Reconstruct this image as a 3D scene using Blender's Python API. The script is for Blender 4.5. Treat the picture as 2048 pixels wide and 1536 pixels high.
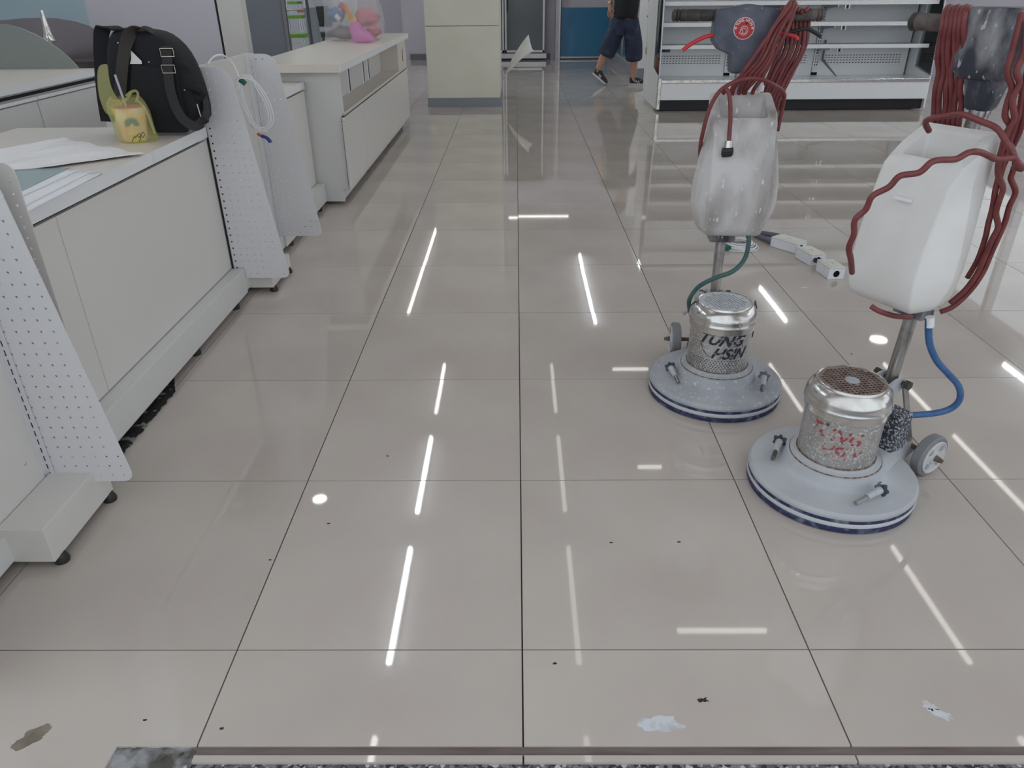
import bpy, bmesh, math, random
from mathutils import Vector, Matrix, Quaternion
from mathutils.geometry import delaunay_2d_cdt
from mathutils import noise as mnoise
import numpy as np

random.seed(7)
S = bpy.context.scene
COL = S.collection
for o in list(bpy.data.objects):
    bpy.data.objects.remove(o)

# ------------------------------------------------------------------ camera
FPX, PITCH, YAW, ROLL = 1473.12, 0.498343, -0.00805209, 0.00741807
CAM = Vector((-0.0086746, -1.0913943, 1.2290684))
_cy, _sy = math.cos(YAW), math.sin(YAW)
_f = Vector((_sy*math.cos(PITCH), _cy*math.cos(PITCH), -math.sin(PITCH)))
_r = Vector((_cy, -_sy, 0)); _d = _f.cross(_r)
_cr, _sr = math.cos(ROLL), math.sin(ROLL)
C_R = _cr*_r + _sr*_d; C_D = -_sr*_r + _cr*_d; C_F = _f
cd = bpy.data.cameras.new('camera')
cam = bpy.data.objects.new('camera', cd); COL.objects.link(cam)
cd.sensor_fit = 'HORIZONTAL'; cd.sensor_width = 36.0; cd.lens = FPX/2048*36.0
cd.clip_start = 0.02; cd.clip_end = 200
cam.matrix_world = Matrix(((C_R.x, -C_D.x, -C_F.x, CAM.x), (C_R.y, -C_D.y, -C_F.y, CAM.y), (C_R.z, -C_D.z, -C_F.z, CAM.z), (0, 0, 0, 1)))
S.camera = cam
S.view_settings.view_transform = 'Standard'; S.view_settings.look = 'None'
S.view_settings.gamma = 1.0; S.view_settings.use_curve_mapping = False
S.view_settings.exposure = 0.08

# ------------------------------------------------------------------ world: bright overcast daylight
w = bpy.data.worlds.new('overcast'); S.world = w; w.use_nodes = True
bg = w.node_tree.nodes['Background']
bg.inputs[0].default_value = (0.88, 0.94, 1.0, 1); bg.inputs[1].default_value = 1.08

def portal(name, loc, rot, sx, sy):
    l = bpy.data.lights.new(name, 'AREA'); l.shape = 'RECTANGLE'; l.size = sx; l.size_y = sy
    l.cycles.is_portal = True
    o = bpy.data.objects.new(name, l); COL.objects.link(o); o.location = loc; o.rotation_euler = rot
portal('daylight_portal_front', (1.5, -0.5, 1.3), (math.pi/2, 0, 0), 9.2, 2.6)
portal('daylight_portal_right', (6.12, 6.7, 1.86), (0, math.pi/2, 0), 1.52, 13.8)

def at(px, py, x=None, y=None, z=None):
    """point of the place seen at photo pixel (px,py), on the plane x=, y= or z="""
    d = C_R*((px-1024)/FPX) + C_D*((py-768)/FPX) + C_F
    t = (z-CAM.z)/d.z if z is not None else (y-CAM.y)/d.y if y is not None else (x-CAM.x)/d.x
    return CAM + d*t
def proj(p):
    v = Vector(p)-CAM; k = v.dot(C_F)
    if k <= 0.05: return (-9999, -9999)
    return (1024+FPX*v.dot(C_R)/k, 768+FPX*v.dot(C_D)/k)

# ------------------------------------------------------------------ materials
M = {}
def mat(name, col, rough=0.5, metal=0.0, col2=None, scale=8.0, contrast=(0.35, 0.65), spots=None, spot_scale=60, spot_thr=0.62,
        bump=0.0, bump_scale=200, coat=0.0, trans=0.0, ior=1.5, emit=None, estr=0.0, rough2=None, rand=0.0, alpha=1.0, spec=0.5,
        stretch=None, detail=3.0, subsurf=0.0, translucent=0.0):
    m = bpy.data.materials.new(name); m.use_nodes = True
    nt = m.node_tree; N = nt.nodes; L = nt.links; b = N['Principled BSDF']
    b.inputs['Base Color'].default_value = (*col, 1); b.inputs['Roughness'].default_value = rough
    b.inputs['Metallic'].default_value = metal; b.inputs['IOR'].default_value = ior
    b.inputs['Coat Weight'].default_value = coat; b.inputs['Transmission Weight'].default_value = trans
    b.inputs['Alpha'].default_value = alpha; b.inputs['Specular IOR Level'].default_value = spec
    if subsurf: b.inputs['Subsurface Weight'].default_value = subsurf; b.inputs['Subsurface Scale'].default_value = 0.03
    if emit: b.inputs['Emission Color'].default_value = (*emit, 1); b.inputs['Emission Strength'].default_value = estr
    tc = N.new('ShaderNodeTexCoord'); vec = tc.outputs['Object']
    if stretch:
        mp = N.new('ShaderNodeMapping'); mp.inputs['Scale'].default_value = stretch
        L.new(vec, mp.inputs[0]); vec = mp.outputs[0]
    cur = None
    if col2:
        n = N.new('ShaderNodeTexNoise'); n.inputs['Scale'].default_value = scale; n.inputs['Detail'].default_value = detail
        L.new(vec, n.inputs['Vector'])
        r = N.new('ShaderNodeMapRange'); r.inputs[1].default_value = contrast[0]; r.inputs[2].default_value = contrast[1]
        L.new(n.outputs['Fac'], r.inputs[0])
        mx = N.new('ShaderNodeMix'); mx.data_type = 'RGBA'; mx.inputs[6].default_value = (*col, 1); mx.inputs[7].default_value = (*col2, 1)
        L.new(r.outputs[0], mx.inputs[0]); cur = mx.outputs[2]
        if rough2 is not None:
            r2 = N.new('ShaderNodeMapRange'); r2.inputs[3].default_value = rough; r2.inputs[4].default_value = rough2
            L.new(r.outputs[0], r2.inputs[0]); L.new(r2.outputs[0], b.inputs['Roughness'])
    if spots:
        n = N.new('ShaderNodeTexNoise'); n.inputs['Scale'].default_value = spot_scale; n.inputs['Detail'].default_value = 2
        L.new(vec, n.inputs['Vector'])
        r = N.new('ShaderNodeMapRange'); r.inputs[1].default_value = spot_thr; r.inputs[2].default_value = spot_thr+0.05
        L.new(n.outputs['Fac'], r.inputs[0])
        mx = N.new('ShaderNodeMix'); mx.data_type = 'RGBA'; mx.inputs[6].default_value = (*col, 1); mx.inputs[7].default_value = (*spots, 1)
        if cur: L.new(cur, mx.inputs[6])
        L.new(r.outputs[0], mx.inputs[0]); cur = mx.outputs[2]
        if metal > 0.3:
            inv = N.new('ShaderNodeMath'); inv.operation = 'MULTIPLY_ADD'; inv.inputs[1].default_value = -metal; inv.inputs[2].default_value = metal
            L.new(r.outputs[0], inv.inputs[0]); L.new(inv.outputs[0], b.inputs['Metallic'])
    if rand:
        oi = N.new('ShaderNodeObjectInfo'); r = N.new('ShaderNodeMapRange'); r.inputs[3].default_value = 1-rand; r.inputs[4].default_value = 1+rand
        L.new(oi.outputs['Random'], r.inputs[0])
        vm = N.new('ShaderNodeVectorMath'); vm.operation = 'SCALE'
        if cur: L.new(cur, vm.inputs[0])
        else: vm.inputs[0].default_value = col
        L.new(r.outputs[0], vm.inputs['Scale']); cur = vm.outputs[0]
    if cur: L.new(cur, b.inputs['Base Color'])
    if bump:
        n = N.new('ShaderNodeTexNoise'); n.inputs['Scale'].default_value = bump_scale; n.inputs['Detail'].default_value = 4
        L.new(vec, n.inputs['Vector'])
        bp = N.new('ShaderNodeBump'); bp.inputs['Strength'].default_value = bump; bp.inputs['Distance'].default_value = 0.004
        L.new(n.outputs['Fac'], bp.inputs['Height']); L.new(bp.outputs[0], b.inputs['Normal'])
    if translucent:
        out = N['Material Output']; tr = N.new('ShaderNodeBsdfTransparent'); tl = N.new('ShaderNodeBsdfTranslucent')
        tl.inputs[0].default_value = (*col, 1)
        tr.inputs[0].default_value = tuple(0.6+0.4*c for c in col)+(1,)
        a = N.new('ShaderNodeMixShader'); a.inputs[0].default_value = 0.45
        L.new(b.outputs[0], a.inputs[1]); L.new(tl.outputs[0], a.inputs[2])
        c = N.new('ShaderNodeMixShader'); c.inputs[0].default_value = translucent
        L.new(a.outputs[0], c.inputs[1]); L.new(tr.outputs[0], c.inputs[2]); L.new(c.outputs[0], out.inputs[0])
    M[name] = m
    return m

def glass(name, tint=(0.9, 0.95, 0.95), rough=0.0, mixf=0.85):
    m = bpy.data.materials.new(name); m.use_nodes = True
    nt = m.node_tree; N = nt.nodes; L = nt.links
    N.remove(N['Principled BSDF']); out = N['Material Output']
    tr = N.new('ShaderNodeBsdfTransparent'); tr.inputs[0].default_value = (*tint, 1)
    gl = N.new('ShaderNodeBsdfGlossy'); gl.inputs['Roughness'].default_value = rough
    fr = N.new('ShaderNodeFresnel'); fr.inputs[0].default_value = 1.5
    mx = N.new('ShaderNodeMixShader'); L.new(fr.outputs[0], mx.inputs[0]); L.new(tr.outputs[0], mx.inputs[1]); L.new(gl.outputs[0], mx.inputs[2])
    L.new(mx.outputs[0], out.inputs[0]); M[name] = m

mat('tile', (0.56, 0.51, 0.462), 0.03, col2=(0.50, 0.44, 0.40), scale=2.2, contrast=(0.35, 0.7), rand=0.035, spec=0.62, detail=5)
mat('grout', (0.055, 0.048, 0.04), 0.8)
mat('mortar', (0.34, 0.34, 0.35), 0.85, col2=(0.09, 0.085, 0.075), scale=22, contrast=(0.4, 0.6), bump=1.0, bump_scale=60)
mat('track_strip', (0.20, 0.165, 0.15), 0.55, col2=(0.12, 0.09, 0.08), scale=6, stretch=(1, 8, 1), contrast=(0.3, 0.7))
mat('debris', (0.012, 0.012, 0.012), 0.9, spots=(0.25, 0.24, 0.22), spot_scale=25, spot_thr=0.58, bump=1.0, bump_scale=60)
mat('wall_lavender', (0.56, 0.54, 0.61), 0.6)
mat('wall_lilac', (0.66, 0.64, 0.69), 0.55)
mat('wall_white', (0.72, 0.71, 0.70), 0.6)
mat('wall_blue', (0.44, 0.58, 0.62), 0.35)
mat('ceiling', (0.74, 0.74, 0.73), 0.7)
mat('skirting', (0.17, 0.17, 0.20), 0.45)
mat('pillar_cream', (0.82, 0.81, 0.70), 0.42, col2=(0.78, 0.77, 0.65), scale=3)
mat('pillar_skirt', (0.27, 0.29, 0.33), 0.4)
mat('laminate', (0.72, 0.705, 0.67), 0.38)
mat('laminate_grey', (0.70, 0.695, 0.685), 0.38)
mat('laminate_top', (0.72, 0.67, 0.60), 0.33)
mat('edge_white', (0.84, 0.85, 0.87), 0.35)
mat('metal_white', (0.73, 0.725, 0.745), 0.36)
mat('metal_white_warm', (0.69, 0.67, 0.635), 0.38)
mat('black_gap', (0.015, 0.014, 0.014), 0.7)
mat('black_plastic', (0.022, 0.022, 0.024), 0.42)
mat('black_rubber', (0.03, 0.028, 0.028), 0.6, col2=(0.06, 0.055, 0.052), scale=40)
mat('grip_grey', (0.16, 0.13, 0.125), 0.7, col2=(0.09, 0.075, 0.07), scale=50)
mat('chrome', (0.66, 0.65, 0.63), 0.17, 1.0, col2=(0.46, 0.43, 0.39), scale=16, rough2=0.42, contrast=(0.45, 0.75))
mat('chrome_dirty', (0.50, 0.495, 0.49), 0.36, 0.75, col2=(0.36, 0.335, 0.305), scale=18, rough2=0.6, contrast=(0.4, 0.7), spots=(0.58, 0.575, 0.57), spot_scale=170, spot_thr=0.585, bump=0.25, bump_scale=250)
mat('steel_pole', (0.46, 0.44, 0.43), 0.28, 1.0, col2=(0.16, 0.14, 0.13), scale=14, contrast=(0.45, 0.7), rough2=0.5)
mat('steel_dark', (0.10, 0.095, 0.09), 0.45, 0.6)
mat('rust', (0.22, 0.14, 0.10), 0.8, col2=(0.13, 0.09, 0.075), scale=60, bump=0.6)
mat('rust_band', (0.28, 0.22, 0.17), 0.8, col2=(0.12, 0.07, 0.045), scale=70, contrast=(0.42, 0.58), bump=0.5)
mat('grille_rust', (0.34, 0.28, 0.25), 0.5, 0.3, col2=(0.22, 0.14, 0.11), scale=40)
mat('cast_grey', (0.44, 0.46, 0.49), 0.65, col2=(0.34, 0.35, 0.39), scale=9, contrast=(0.4, 0.72), spots=(0.62, 0.63, 0.64), spot_scale=90, spot_thr=0.63, bump=0.12)
mat('cast_grey_clean', (0.50, 0.52, 0.545), 0.58, col2=(0.42, 0.43, 0.46), scale=7, contrast=(0.4, 0.75), bump=0.08)
mat('bristle_blue', (0.020, 0.026, 0.085), 0.6, col2=(0.26, 0.28, 0.35), scale=28, contrast=(0.50, 0.78), detail=6)
mat('bumper_grey', (0.58, 0.60, 0.63), 0.55)
mat('paint_black_dusty', (0.040, 0.046, 0.066), 0.5, col2=(0.36, 0.36, 0.38), scale=22, contrast=(0.42, 0.72), spots=(0.50, 0.50, 0.50), spot_scale=75, spot_thr=0.66, stretch=(1, 1, 0.45), detail=6)
mat('paint_blue_black', (0.066, 0.074, 0.105), 0.42, col2=(0.14, 0.15, 0.19), scale=14, contrast=(0.4, 0.75), spots=(0.36, 0.37, 0.40), spot_scale=110, spot_thr=0.69)
mat('speckle_box', (0.045, 0.05, 0.065), 0.6, spots=(0.40, 0.41, 0.44), spot_scale=170, spot_thr=0.53)
mat('tank_white', (0.80, 0.79, 0.77), 0.42, col2=(0.74, 0.72, 0.69), scale=7)
mat('tank_dirty', (0.66, 0.645, 0.64), 0.48, col2=(0.31, 0.275, 0.255), scale=9, contrast=(0.42, 0.70), spots=(0.74, 0.74, 0.76), spot_scale=70, spot_thr=0.655, stretch=(1, 1, 0.4), detail=6)
mat('cord_red', (0.165, 0.032, 0.034), 0.5, col2=(0.22, 0.055, 0.055), scale=30)
mat('hose_green', (0.035, 0.095, 0.095), 0.4, col2=(0.06, 0.14, 0.13), scale=20)
mat('hose_blue', (0.03, 0.10, 0.26), 0.38, col2=(0.06, 0.15, 0.33), scale=30)
mat('lever_red', (0.62, 0.035, 0.05), 0.35)
mat('sticker_red', (0.50, 0.025, 0.035), 0.4)
mat('sticker_white', (0.72, 0.68, 0.66), 0.5)
mat('letter_dark', (0.022, 0.023, 0.035), 0.55, col2=(0.30, 0.30, 0.32), scale=85, contrast=(0.52, 0.66))
mat('letter_red', (0.34, 0.055, 0.06), 0.6, col2=(0.48, 0.46, 0.45), scale=55, contrast=(0.44, 0.56))
mat('tyre_grey', (0.22, 0.225, 0.24), 0.6)
mat('wheel_hub', (0.56, 0.57, 0.58), 0.5)
mat('wheel_hub_dark', (0.36, 0.36, 0.37), 0.5)
mat('fabric_black', (0.010, 0.0105, 0.014), 0.85, bump=0.35, bump_scale=500)
mat('strap_black', (0.022, 0.021, 0.022), 0.7, bump=0.3, bump_scale=700)
mat('strap_brown', (0.038, 0.034, 0.030), 0.75, bump=0.3, bump_scale=700)
mat('buckle', (0.70, 0.66, 0.58), 0.25, 1.0)
mat('bag_yellow', (0.86, 0.86, 0.46), 0.3, translucent=0.70)
mat('cup_peach', (0.86, 0.52, 0.38), 0.4, col2=(0.88, 0.76, 0.70), scale=22, contrast=(0.42, 0.60), spots=(0.86, 0.68, 0.20), spot_scale=16, spot_thr=0.55)
mat('print_teal', (0.10, 0.27, 0.30), 0.5)
mat('ink', (0.01, 0.01, 0.012), 0.5)
mat('straw', (0.45, 0.45, 0.58), 0.3)
mat('paper', (0.87, 0.88, 0.91), 0.55)
mat('paper_wavy', (0.88, 0.87, 0.87), 0.5, bump=0.8, bump_scale=45)
mat('paper_teal', (0.33, 0.43, 0.44), 0.4)
mat('cardboard', (0.55, 0.42, 0.30), 0.7)
mat('splash_green', (0.25, 0.28, 0.26), 0.35)
mat('stainless', (0.36, 0.34, 0.33), 0.22, 1.0)
mat('brass', (0.6, 0.45, 0.15), 0.35, 1.0)
mat('cable_white', (0.84, 0.85, 0.87), 0.4)
mat('tape_green', (0.012, 0.13, 0.095), 0.4)
mat('tape_red', (0.55, 0.07, 0.03), 0.4)
mat('tape_blue', (0.025, 0.055, 0.22), 0.4)
mat('aluminium', (0.55, 0.55, 0.56), 0.35, 1.0)
mat('frame_dark', (0.13, 0.125, 0.13), 0.4)
mat('frosted', (0.32, 0.35, 0.39), 0.25)
mat('plastic_clear', (0.92, 0.92, 0.94), 0.22, translucent=0.71)
mat('plastic_pink', (0.86, 0.50, 0.76), 0.3, translucent=0.30)
mat('pkg_yellow', (0.85, 0.76, 0.12), 0.4)
mat('pkg_red', (0.60, 0.06, 0.08), 0.4)
mat('pkg_orange', (0.75, 0.25, 0.05), 0.4)
mat('pkg_blue', (0.10, 0.26, 0.42), 0.4)
mat('pkg_white', (0.75, 0.74, 0.74), 0.4)
mat('pkg_pink', (0.66, 0.22, 0.26), 0.45)
mat('pkg_grey', (0.30, 0.29, 0.29), 0.5)
mat('case_white', (0.90, 0.92, 0.93), 0.3)
mat('case_edge', (0.87, 0.89, 0.90), 0.3)
mat('case_shelf', (0.46, 0.49, 0.52), 0.35)
mat('case_kick', (0.012, 0.012, 0.018), 0.5)
mat('door_blue', (0.035, 0.19, 0.36), 0.3, coat=0.2)
mat('cooler_dark', (0.055, 0.065, 0.075), 0.15, spec=0.8)
mat('tan_plate', (0.35, 0.25, 0.15), 0.5)
mat('grey_patch', (0.24, 0.26, 0.30), 0.5)
mat('skin', (0.46, 0.255, 0.17), 0.55)
mat('denim', (0.020, 0.030, 0.062), 0.85, col2=(0.045, 0.065, 0.11), scale=9, contrast=(0.5, 0.75))
mat('tshirt', (0.010, 0.010, 0.012), 0.85)
mat('hair', (0.012, 0.010, 0.009), 0.6)
mat('shoe_black', (0.02, 0.021, 0.024), 0.6)
mat('shoe_white', (0.65, 0.66, 0.68), 0.5)
mat('belt_brown', (0.16, 0.05, 0.02), 0.5)
mat('chair_green', (0.17, 0.42, 0.03), 0.4)
mat('chair_orange', (0.60, 0.16, 0.03), 0.45)
mat('board_grey', (0.26, 0.28, 0.32), 0.4)
mat('stain_white', (0.62, 0.64, 0.68), 0.8, col2=(0.50, 0.48, 0.47), scale=40, contrast=(0.45, 0.65))
mat('stain_mud', (0.17, 0.145, 0.105), 0.75, col2=(0.26, 0.22, 0.18), scale=30)
mat('stain_black', (0.03, 0.025, 0.022), 0.8)
mat('conduit_grey', (0.115, 0.125, 0.15), 0.45)
mat('box_cream', (0.72, 0.72, 0.66), 0.4)
mat('box_white', (0.80, 0.82, 0.86), 0.4)
mat('tube_on', (1, 1, 1), 0.4, emit=(0.90, 0.96, 1.0), estr=30.0)
mat('tube_dim', (1, 1, 1), 0.4, emit=(1.0, 0.97, 0.92), estr=4.2)
mat('tube_faint', (1, 1, 1), 0.4, emit=(1.0, 0.97, 0.92), estr=2.4)
mat('tube_mid', (1, 1, 1), 0.4, emit=(1.0, 0.97, 0.93), estr=9.0)
mat('spot_on', (1, 1, 1), 0.4, emit=(1.0, 0.96, 0.88), estr=16.0)
mat('fixture', (0.75, 0.75, 0.75), 0.5)
mat('plant_green', (0.08, 0.16, 0.05), 0.6)
glass('glass_clear', (0.93, 0.96, 0.95))
glass('glass_case', (0.80, 0.85, 0.84))
# terrazzo pavement: dark binder with pale and dark chips
m = mat('terrazzo', (0.13, 0.135, 0.15), 0.5)
nt = m.node_tree; N = nt.nodes; L = nt.links
tc = N.new('ShaderNodeTexCoord'); v = N.new('ShaderNodeTexVoronoi'); v.inputs['Scale'].default_value = 150
L.new(tc.outputs['Object'], v.inputs['Vector'])
cr = N.new('ShaderNodeValToRGB'); cr.color_ramp.interpolation = 'CONSTANT'
e = cr.color_ramp.elements; e[0].position = 0; e[0].color = (0.03, 0.035, 0.05, 1); e[1].position = 0.25; e[1].color = (0.12, 0.125, 0.14, 1)
for pp, cc in ((0.5, (0.22, 0.22, 0.23, 1)), (0.7, (0.09, 0.095, 0.12, 1)), (0.86, (0.52, 0.50, 0.47, 1))):
    q = e.new(pp); q.color = cc
sp = N.new('ShaderNodeSeparateColor'); L.new(v.outputs['Color'], sp.inputs[0]); L.new(sp.outputs[0], cr.inputs[0])
L.new(cr.outputs[0], N['Principled BSDF'].inputs['Base Color'])

# ------------------------------------------------------------------ mesh helpers
def rounded(poly, radii, seg=5):
    """2-D polygon with rounded corners; radii is a number or a list per corner"""
    n = len(poly); out = []
    if not isinstance(radii, (list, tuple)): radii = [radii]*n
    for i in range(n):
        p = Vector(poly[i]); a = Vector(poly[i-1]); b = Vector(poly[(i+1) % n]); r = radii[i]
        if r <= 0: out.append((p.x, p.y)); continue
        da = (a-p); db = (b-p); la, lb = da.length, db.length; da /= la; db /= lb
        ang = math.acos(max(-1, min(1, da.dot(db)))); t = min(r/math.tan(ang/2), la*.49, lb*.49)
        p0 = p+da*t; p1 = p+db*t
        for k in range(seg+1):
            s = k/seg
            q = (1-s)**2*p0 + 2*s*(1-s)*p + s*s*p1
            out.append((q.x, q.y))
    return out
def spline(pts, n=8, closed=False):
    P = [Vector(p) for p in pts]; out = []; m = len(P)
    rng = m if closed else m-1
    for i in range(rng):
        if closed: p0, p1, p2, p3 = P[i-1], P[i], P[(i+1) % m], P[(i+2) % m]
        else: p0, p1, p2, p3 = P[max(i-1, 0)], P[i], P[i+1], P[min(i+2, m-1)]
        for k in range(n):
            t = k/n
            out.append(0.5*((2*p1)+(-p0+p2)*t+(2*p0-5*p1+4*p2-p3)*t*t+(-p0+3*p1-3*p2+p3)*t**3))
    if not closed: out.append(P[-1])
    return out

class MB:
    def __init__(s): s.v = []; s.f = []
    def add(s, vs, fs):
        o = len(s.v); s.v += [Vector(v) for v in vs]; s.f += [tuple(i+o for i in f) for f in fs]; return s
    def box(s, lo, hi):
        x0, y0, z0 = lo; x1, y1, z1 = hi
        return s.add([(x0,y0,z0),(x1,y0,z0),(x1,y1,z0),(x0,y1,z0),(x0,y0,z1),(x1,y0,z1),(x1,y1,z1),(x0,y1,z1)],
                     [(3,2,1,0),(4,5,6,7),(0,1,5,4),(1,2,6,5),(2,3,7,6),(3,0,4,7)])
    def obox(s, c, ax, hs):
        """oriented box: centre, three axes, half sizes"""
        c = Vector(c); X, Y, Z = [Vector(a).normalized()*h for a, h in zip(ax, hs)]
        vs = [c+X*i+Y*j+Z*k for k in (-1, 1) for i, j in ((-1,-1),(1,-1),(1,1),(-1,1))]
        return s.add(vs, [(3,2,1,0),(4,5,6,7),(0,1,5,4),(1,2,6,5),(2,3,7,6),(3,0,4,7)])
    def bar(s, p0, p1, wd, th, side=(0, 0, 1)):
        p0, p1 = Vector(p0), Vector(p1); d = (p1-p0); n = Vector(side); n = (n-d.normalized()*n.dot(d.normalized())).normalized(); b = d.cross(n)
        return s.obox((p0+p1)/2, (d, n, b), (d.length/2, wd/2, th/2))
    def rings(s, rs, cap0=True, cap1=True, closed=False):
        n = len(rs[0]); o = len(s.v)
        for r in rs: s.v += [Vector(p) for p in r]
        m = len(rs)
        for i in range(m if closed else m-1):
            j = (i+1) % m
            for k in range(n):
                l = (k+1) % n
                s.f.append((o+i*n+k, o+i*n+l, o+j*n+l, o+j*n+k))
        if not closed:
            if cap0: s.f.append(tuple(o+k for k in reversed(range(n))))
            if cap1: s.f.append(tuple(o+(m-1)*n+k for k in range(n)))
        return s
    def lathe(s, prof, seg=48, c=(0, 0, 0), axis=(0, 0, 1), cap0=True, cap1=True):
        q = Vector((0, 0, 1)).rotation_difference(Vector(axis).normalized()); c = Vector(c)
        return s.rings([[c+q @ Vector((max(r, 1e-4)*math.cos(2*math.pi*k/seg), max(r, 1e-4)*math.sin(2*math.pi*k/seg), z)) for k in range(seg)] for r, z in prof], cap0, cap1)
    def cyl(s, p0, p1, r, r1=None, seg=20):
        p0, p1 = Vector(p0), Vector(p1); d = p1-p0
        return s.lathe([(r, 0), (r if r1 is None else r1, d.length)], seg, p0, d)
    def tube(s, pts, r, seg=8, smooth=0, closed=False, flat=None, up=None):
        P = spline(pts, smooth, closed) if smooth else [Vector(p) for p in pts]
        m = len(P); rs = []; T0 = None; nrm = None
        for i in range(m):
            if closed: t = (P[(i+1) % m]-P[i-1])
            else: t = P[min(i+1, m-1)]-P[max(i-1, 0)]
            t = t.normalized() if t.length > 1e-9 else Vector((0, 0, 1))
            if nrm is None:
                a = Vector(up) if up else (Vector((0, 0, 1)) if abs(t.z) < 0.9 else Vector((1, 0, 0)))
                nrm = (a-t*a.dot(t)).normalized()
            else:
                q = T0.rotation_difference(t); nrm = q @ nrm; nrm = (nrm-t*nrm.dot(t)).normalized()
            T0 = t; b = t.cross(nrm)
            rr = r(i/(m-1)) if callable(r) else r
            if flat: rs.append([P[i]+nrm*flat[0]*a_+b*flat[1]*b_ for a_, b_ in ((1,1),(-1,1),(-1,-1),(1,-1))])
            else: rs.append([P[i]+(nrm*math.cos(2*math.pi*k/seg)+b*math.sin(2*math.pi*k/seg))*rr for k in range(seg)])
        return s.rings(rs, closed=closed)
    def ribbon(s, pts, width, side, th=0.003, n=6):
        """flat strap: centre line, width across the direction side (vector or list of vectors), thickness th"""
        P = spline(pts, n); m = len(P)
        if isinstance(side, (list, tuple)) and isinstance(side[0], (list, tuple, Vector)): SD = spline(side, n)
        else: SD = [Vector(side)]*m
        rs = []
        for i in range(m):
            t = (P[min(i+1, m-1)]-P[max(i-1, 0)]).normalized()
            sd = (SD[i]-t*SD[i].dot(t)).normalized(); nn = t.cross(sd)
            rs.append([P[i]+sd*width/2*a+nn*th/2*b for a, b in ((1,1),(-1,1),(-1,-1),(1,-1))])
        return s.rings(rs)
    def prism(s, poly, fn0, fn1):
        """polygon extruded between two maps (u,v)->point"""
        n = len(poly); a = [fn0(*p) for p in poly]; b = [fn1(*p) for p in poly]
        return s.rings([a, b])
    def plate(s, outline, holes, fn, th):
        """plate with real holes; fn(u,v,w) maps to space, w from 0 to th"""
        vs = []; es = []
        for loop in [outline]+holes:
            o = len(vs); n = len(loop); vs += [Vector(p) for p in loop]; es += [(o+i, o+(i+1) % n) for i in range(n)]
        owner = []
        for li, loop in enumerate([outline]+holes): owner += [li]*len(loop)
        r = delaunay_2d_cdt(vs, es, [], 1, 1e-6)
        V = r[0]; n = len(V); o = len(s.v)
        own = [owner[q[0]] if q else -1 for q in r[3]]
        F = [f for f in r[2] if not (own[f[0]] > 0 and all(own[i] == own[f[0]] for i in f))]   # triangles inside a hole drop out
        s.v += [Vector(fn(p.x, p.y, 0.0)) for p in V]; s.v += [Vector(fn(p.x, p.y, th)) for p in V]
        cnt = {}
        for f in F:
            s.f.append(tuple(o+i for i in reversed(f))); s.f.append(tuple(o+n+i for i in f))
            for i in range(len(f)):
                a, b = f[i], f[(i+1) % len(f)]; cnt[(a, b)] = 1
        for (a, b) in cnt:
            if (b, a) not in cnt: s.f.append((o+a, o+b, o+n+b, o+n+a))
        return s
    def build(s, name, m, parent=None, smooth=None, bevel=0, bseg=2, world=True, sub=0, fix=True):
        me = bpy.data.meshes.new(name)
        vs = s.v
        if parent is not None and world:
            root = parent
            while root.parent: root = root.parent
            inv = (Matrix.Translation(root.location) @ root.rotation_euler.to_matrix().to_4x4()).inverted()
            vs = [inv @ v for v in vs]
        me.from_pydata([tuple(v) for v in vs], [], s.f)
        if fix:
            bm = bmesh.new(); bm.from_mesh(me); bmesh.ops.remove_doubles(bm, verts=bm.verts, dist=1e-6)
            bmesh.ops.recalc_face_normals(bm, faces=bm.faces); bm.to_mesh(me); bm.free()
        me.materials.append(M[m] if isinstance(m, str) else m)
        o = bpy.data.objects.new(name, me); COL.objects.link(o)
        if parent is not None: o.parent = parent
        if smooth is not None or sub:
            for p in me.polygons: p.use_smooth = True
            if smooth is not None and smooth < 179: me.set_sharp_from_angle(angle=math.radians(smooth))
        if bevel:
            b = o.modifiers.new('bevel', 'BEVEL'); b.width = bevel; b.segments = bseg; b.limit_method = 'ANGLE'; b.angle_limit = math.radians(40)
        if sub:
            u = o.modifiers.new('subdivision', 'SUBSURF'); u.levels = sub; u.render_levels = sub
        return o
def B(lo, hi): return MB().box(lo, hi)
def tag(o, label=None, cat=None, group=None, kind=None):
    if label: o['label'] = label
    if cat: o['category'] = cat
    if group: o['group'] = group
    if kind: o['kind'] = kind
    return o
def thing(name, loc, rz=0, label=None, cat=None, group=None, kind=None):
    o = bpy.data.objects.new(name, None); COL.objects.link(o); o.location = loc; o.rotation_euler = (0, 0, rz)
    o.empty_display_size = 0.05
    return tag(o, label, cat, group, kind)
def struct(o, label=None):
    o['kind'] = 'structure'
    if label: o['label'] = label
    return o
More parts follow.
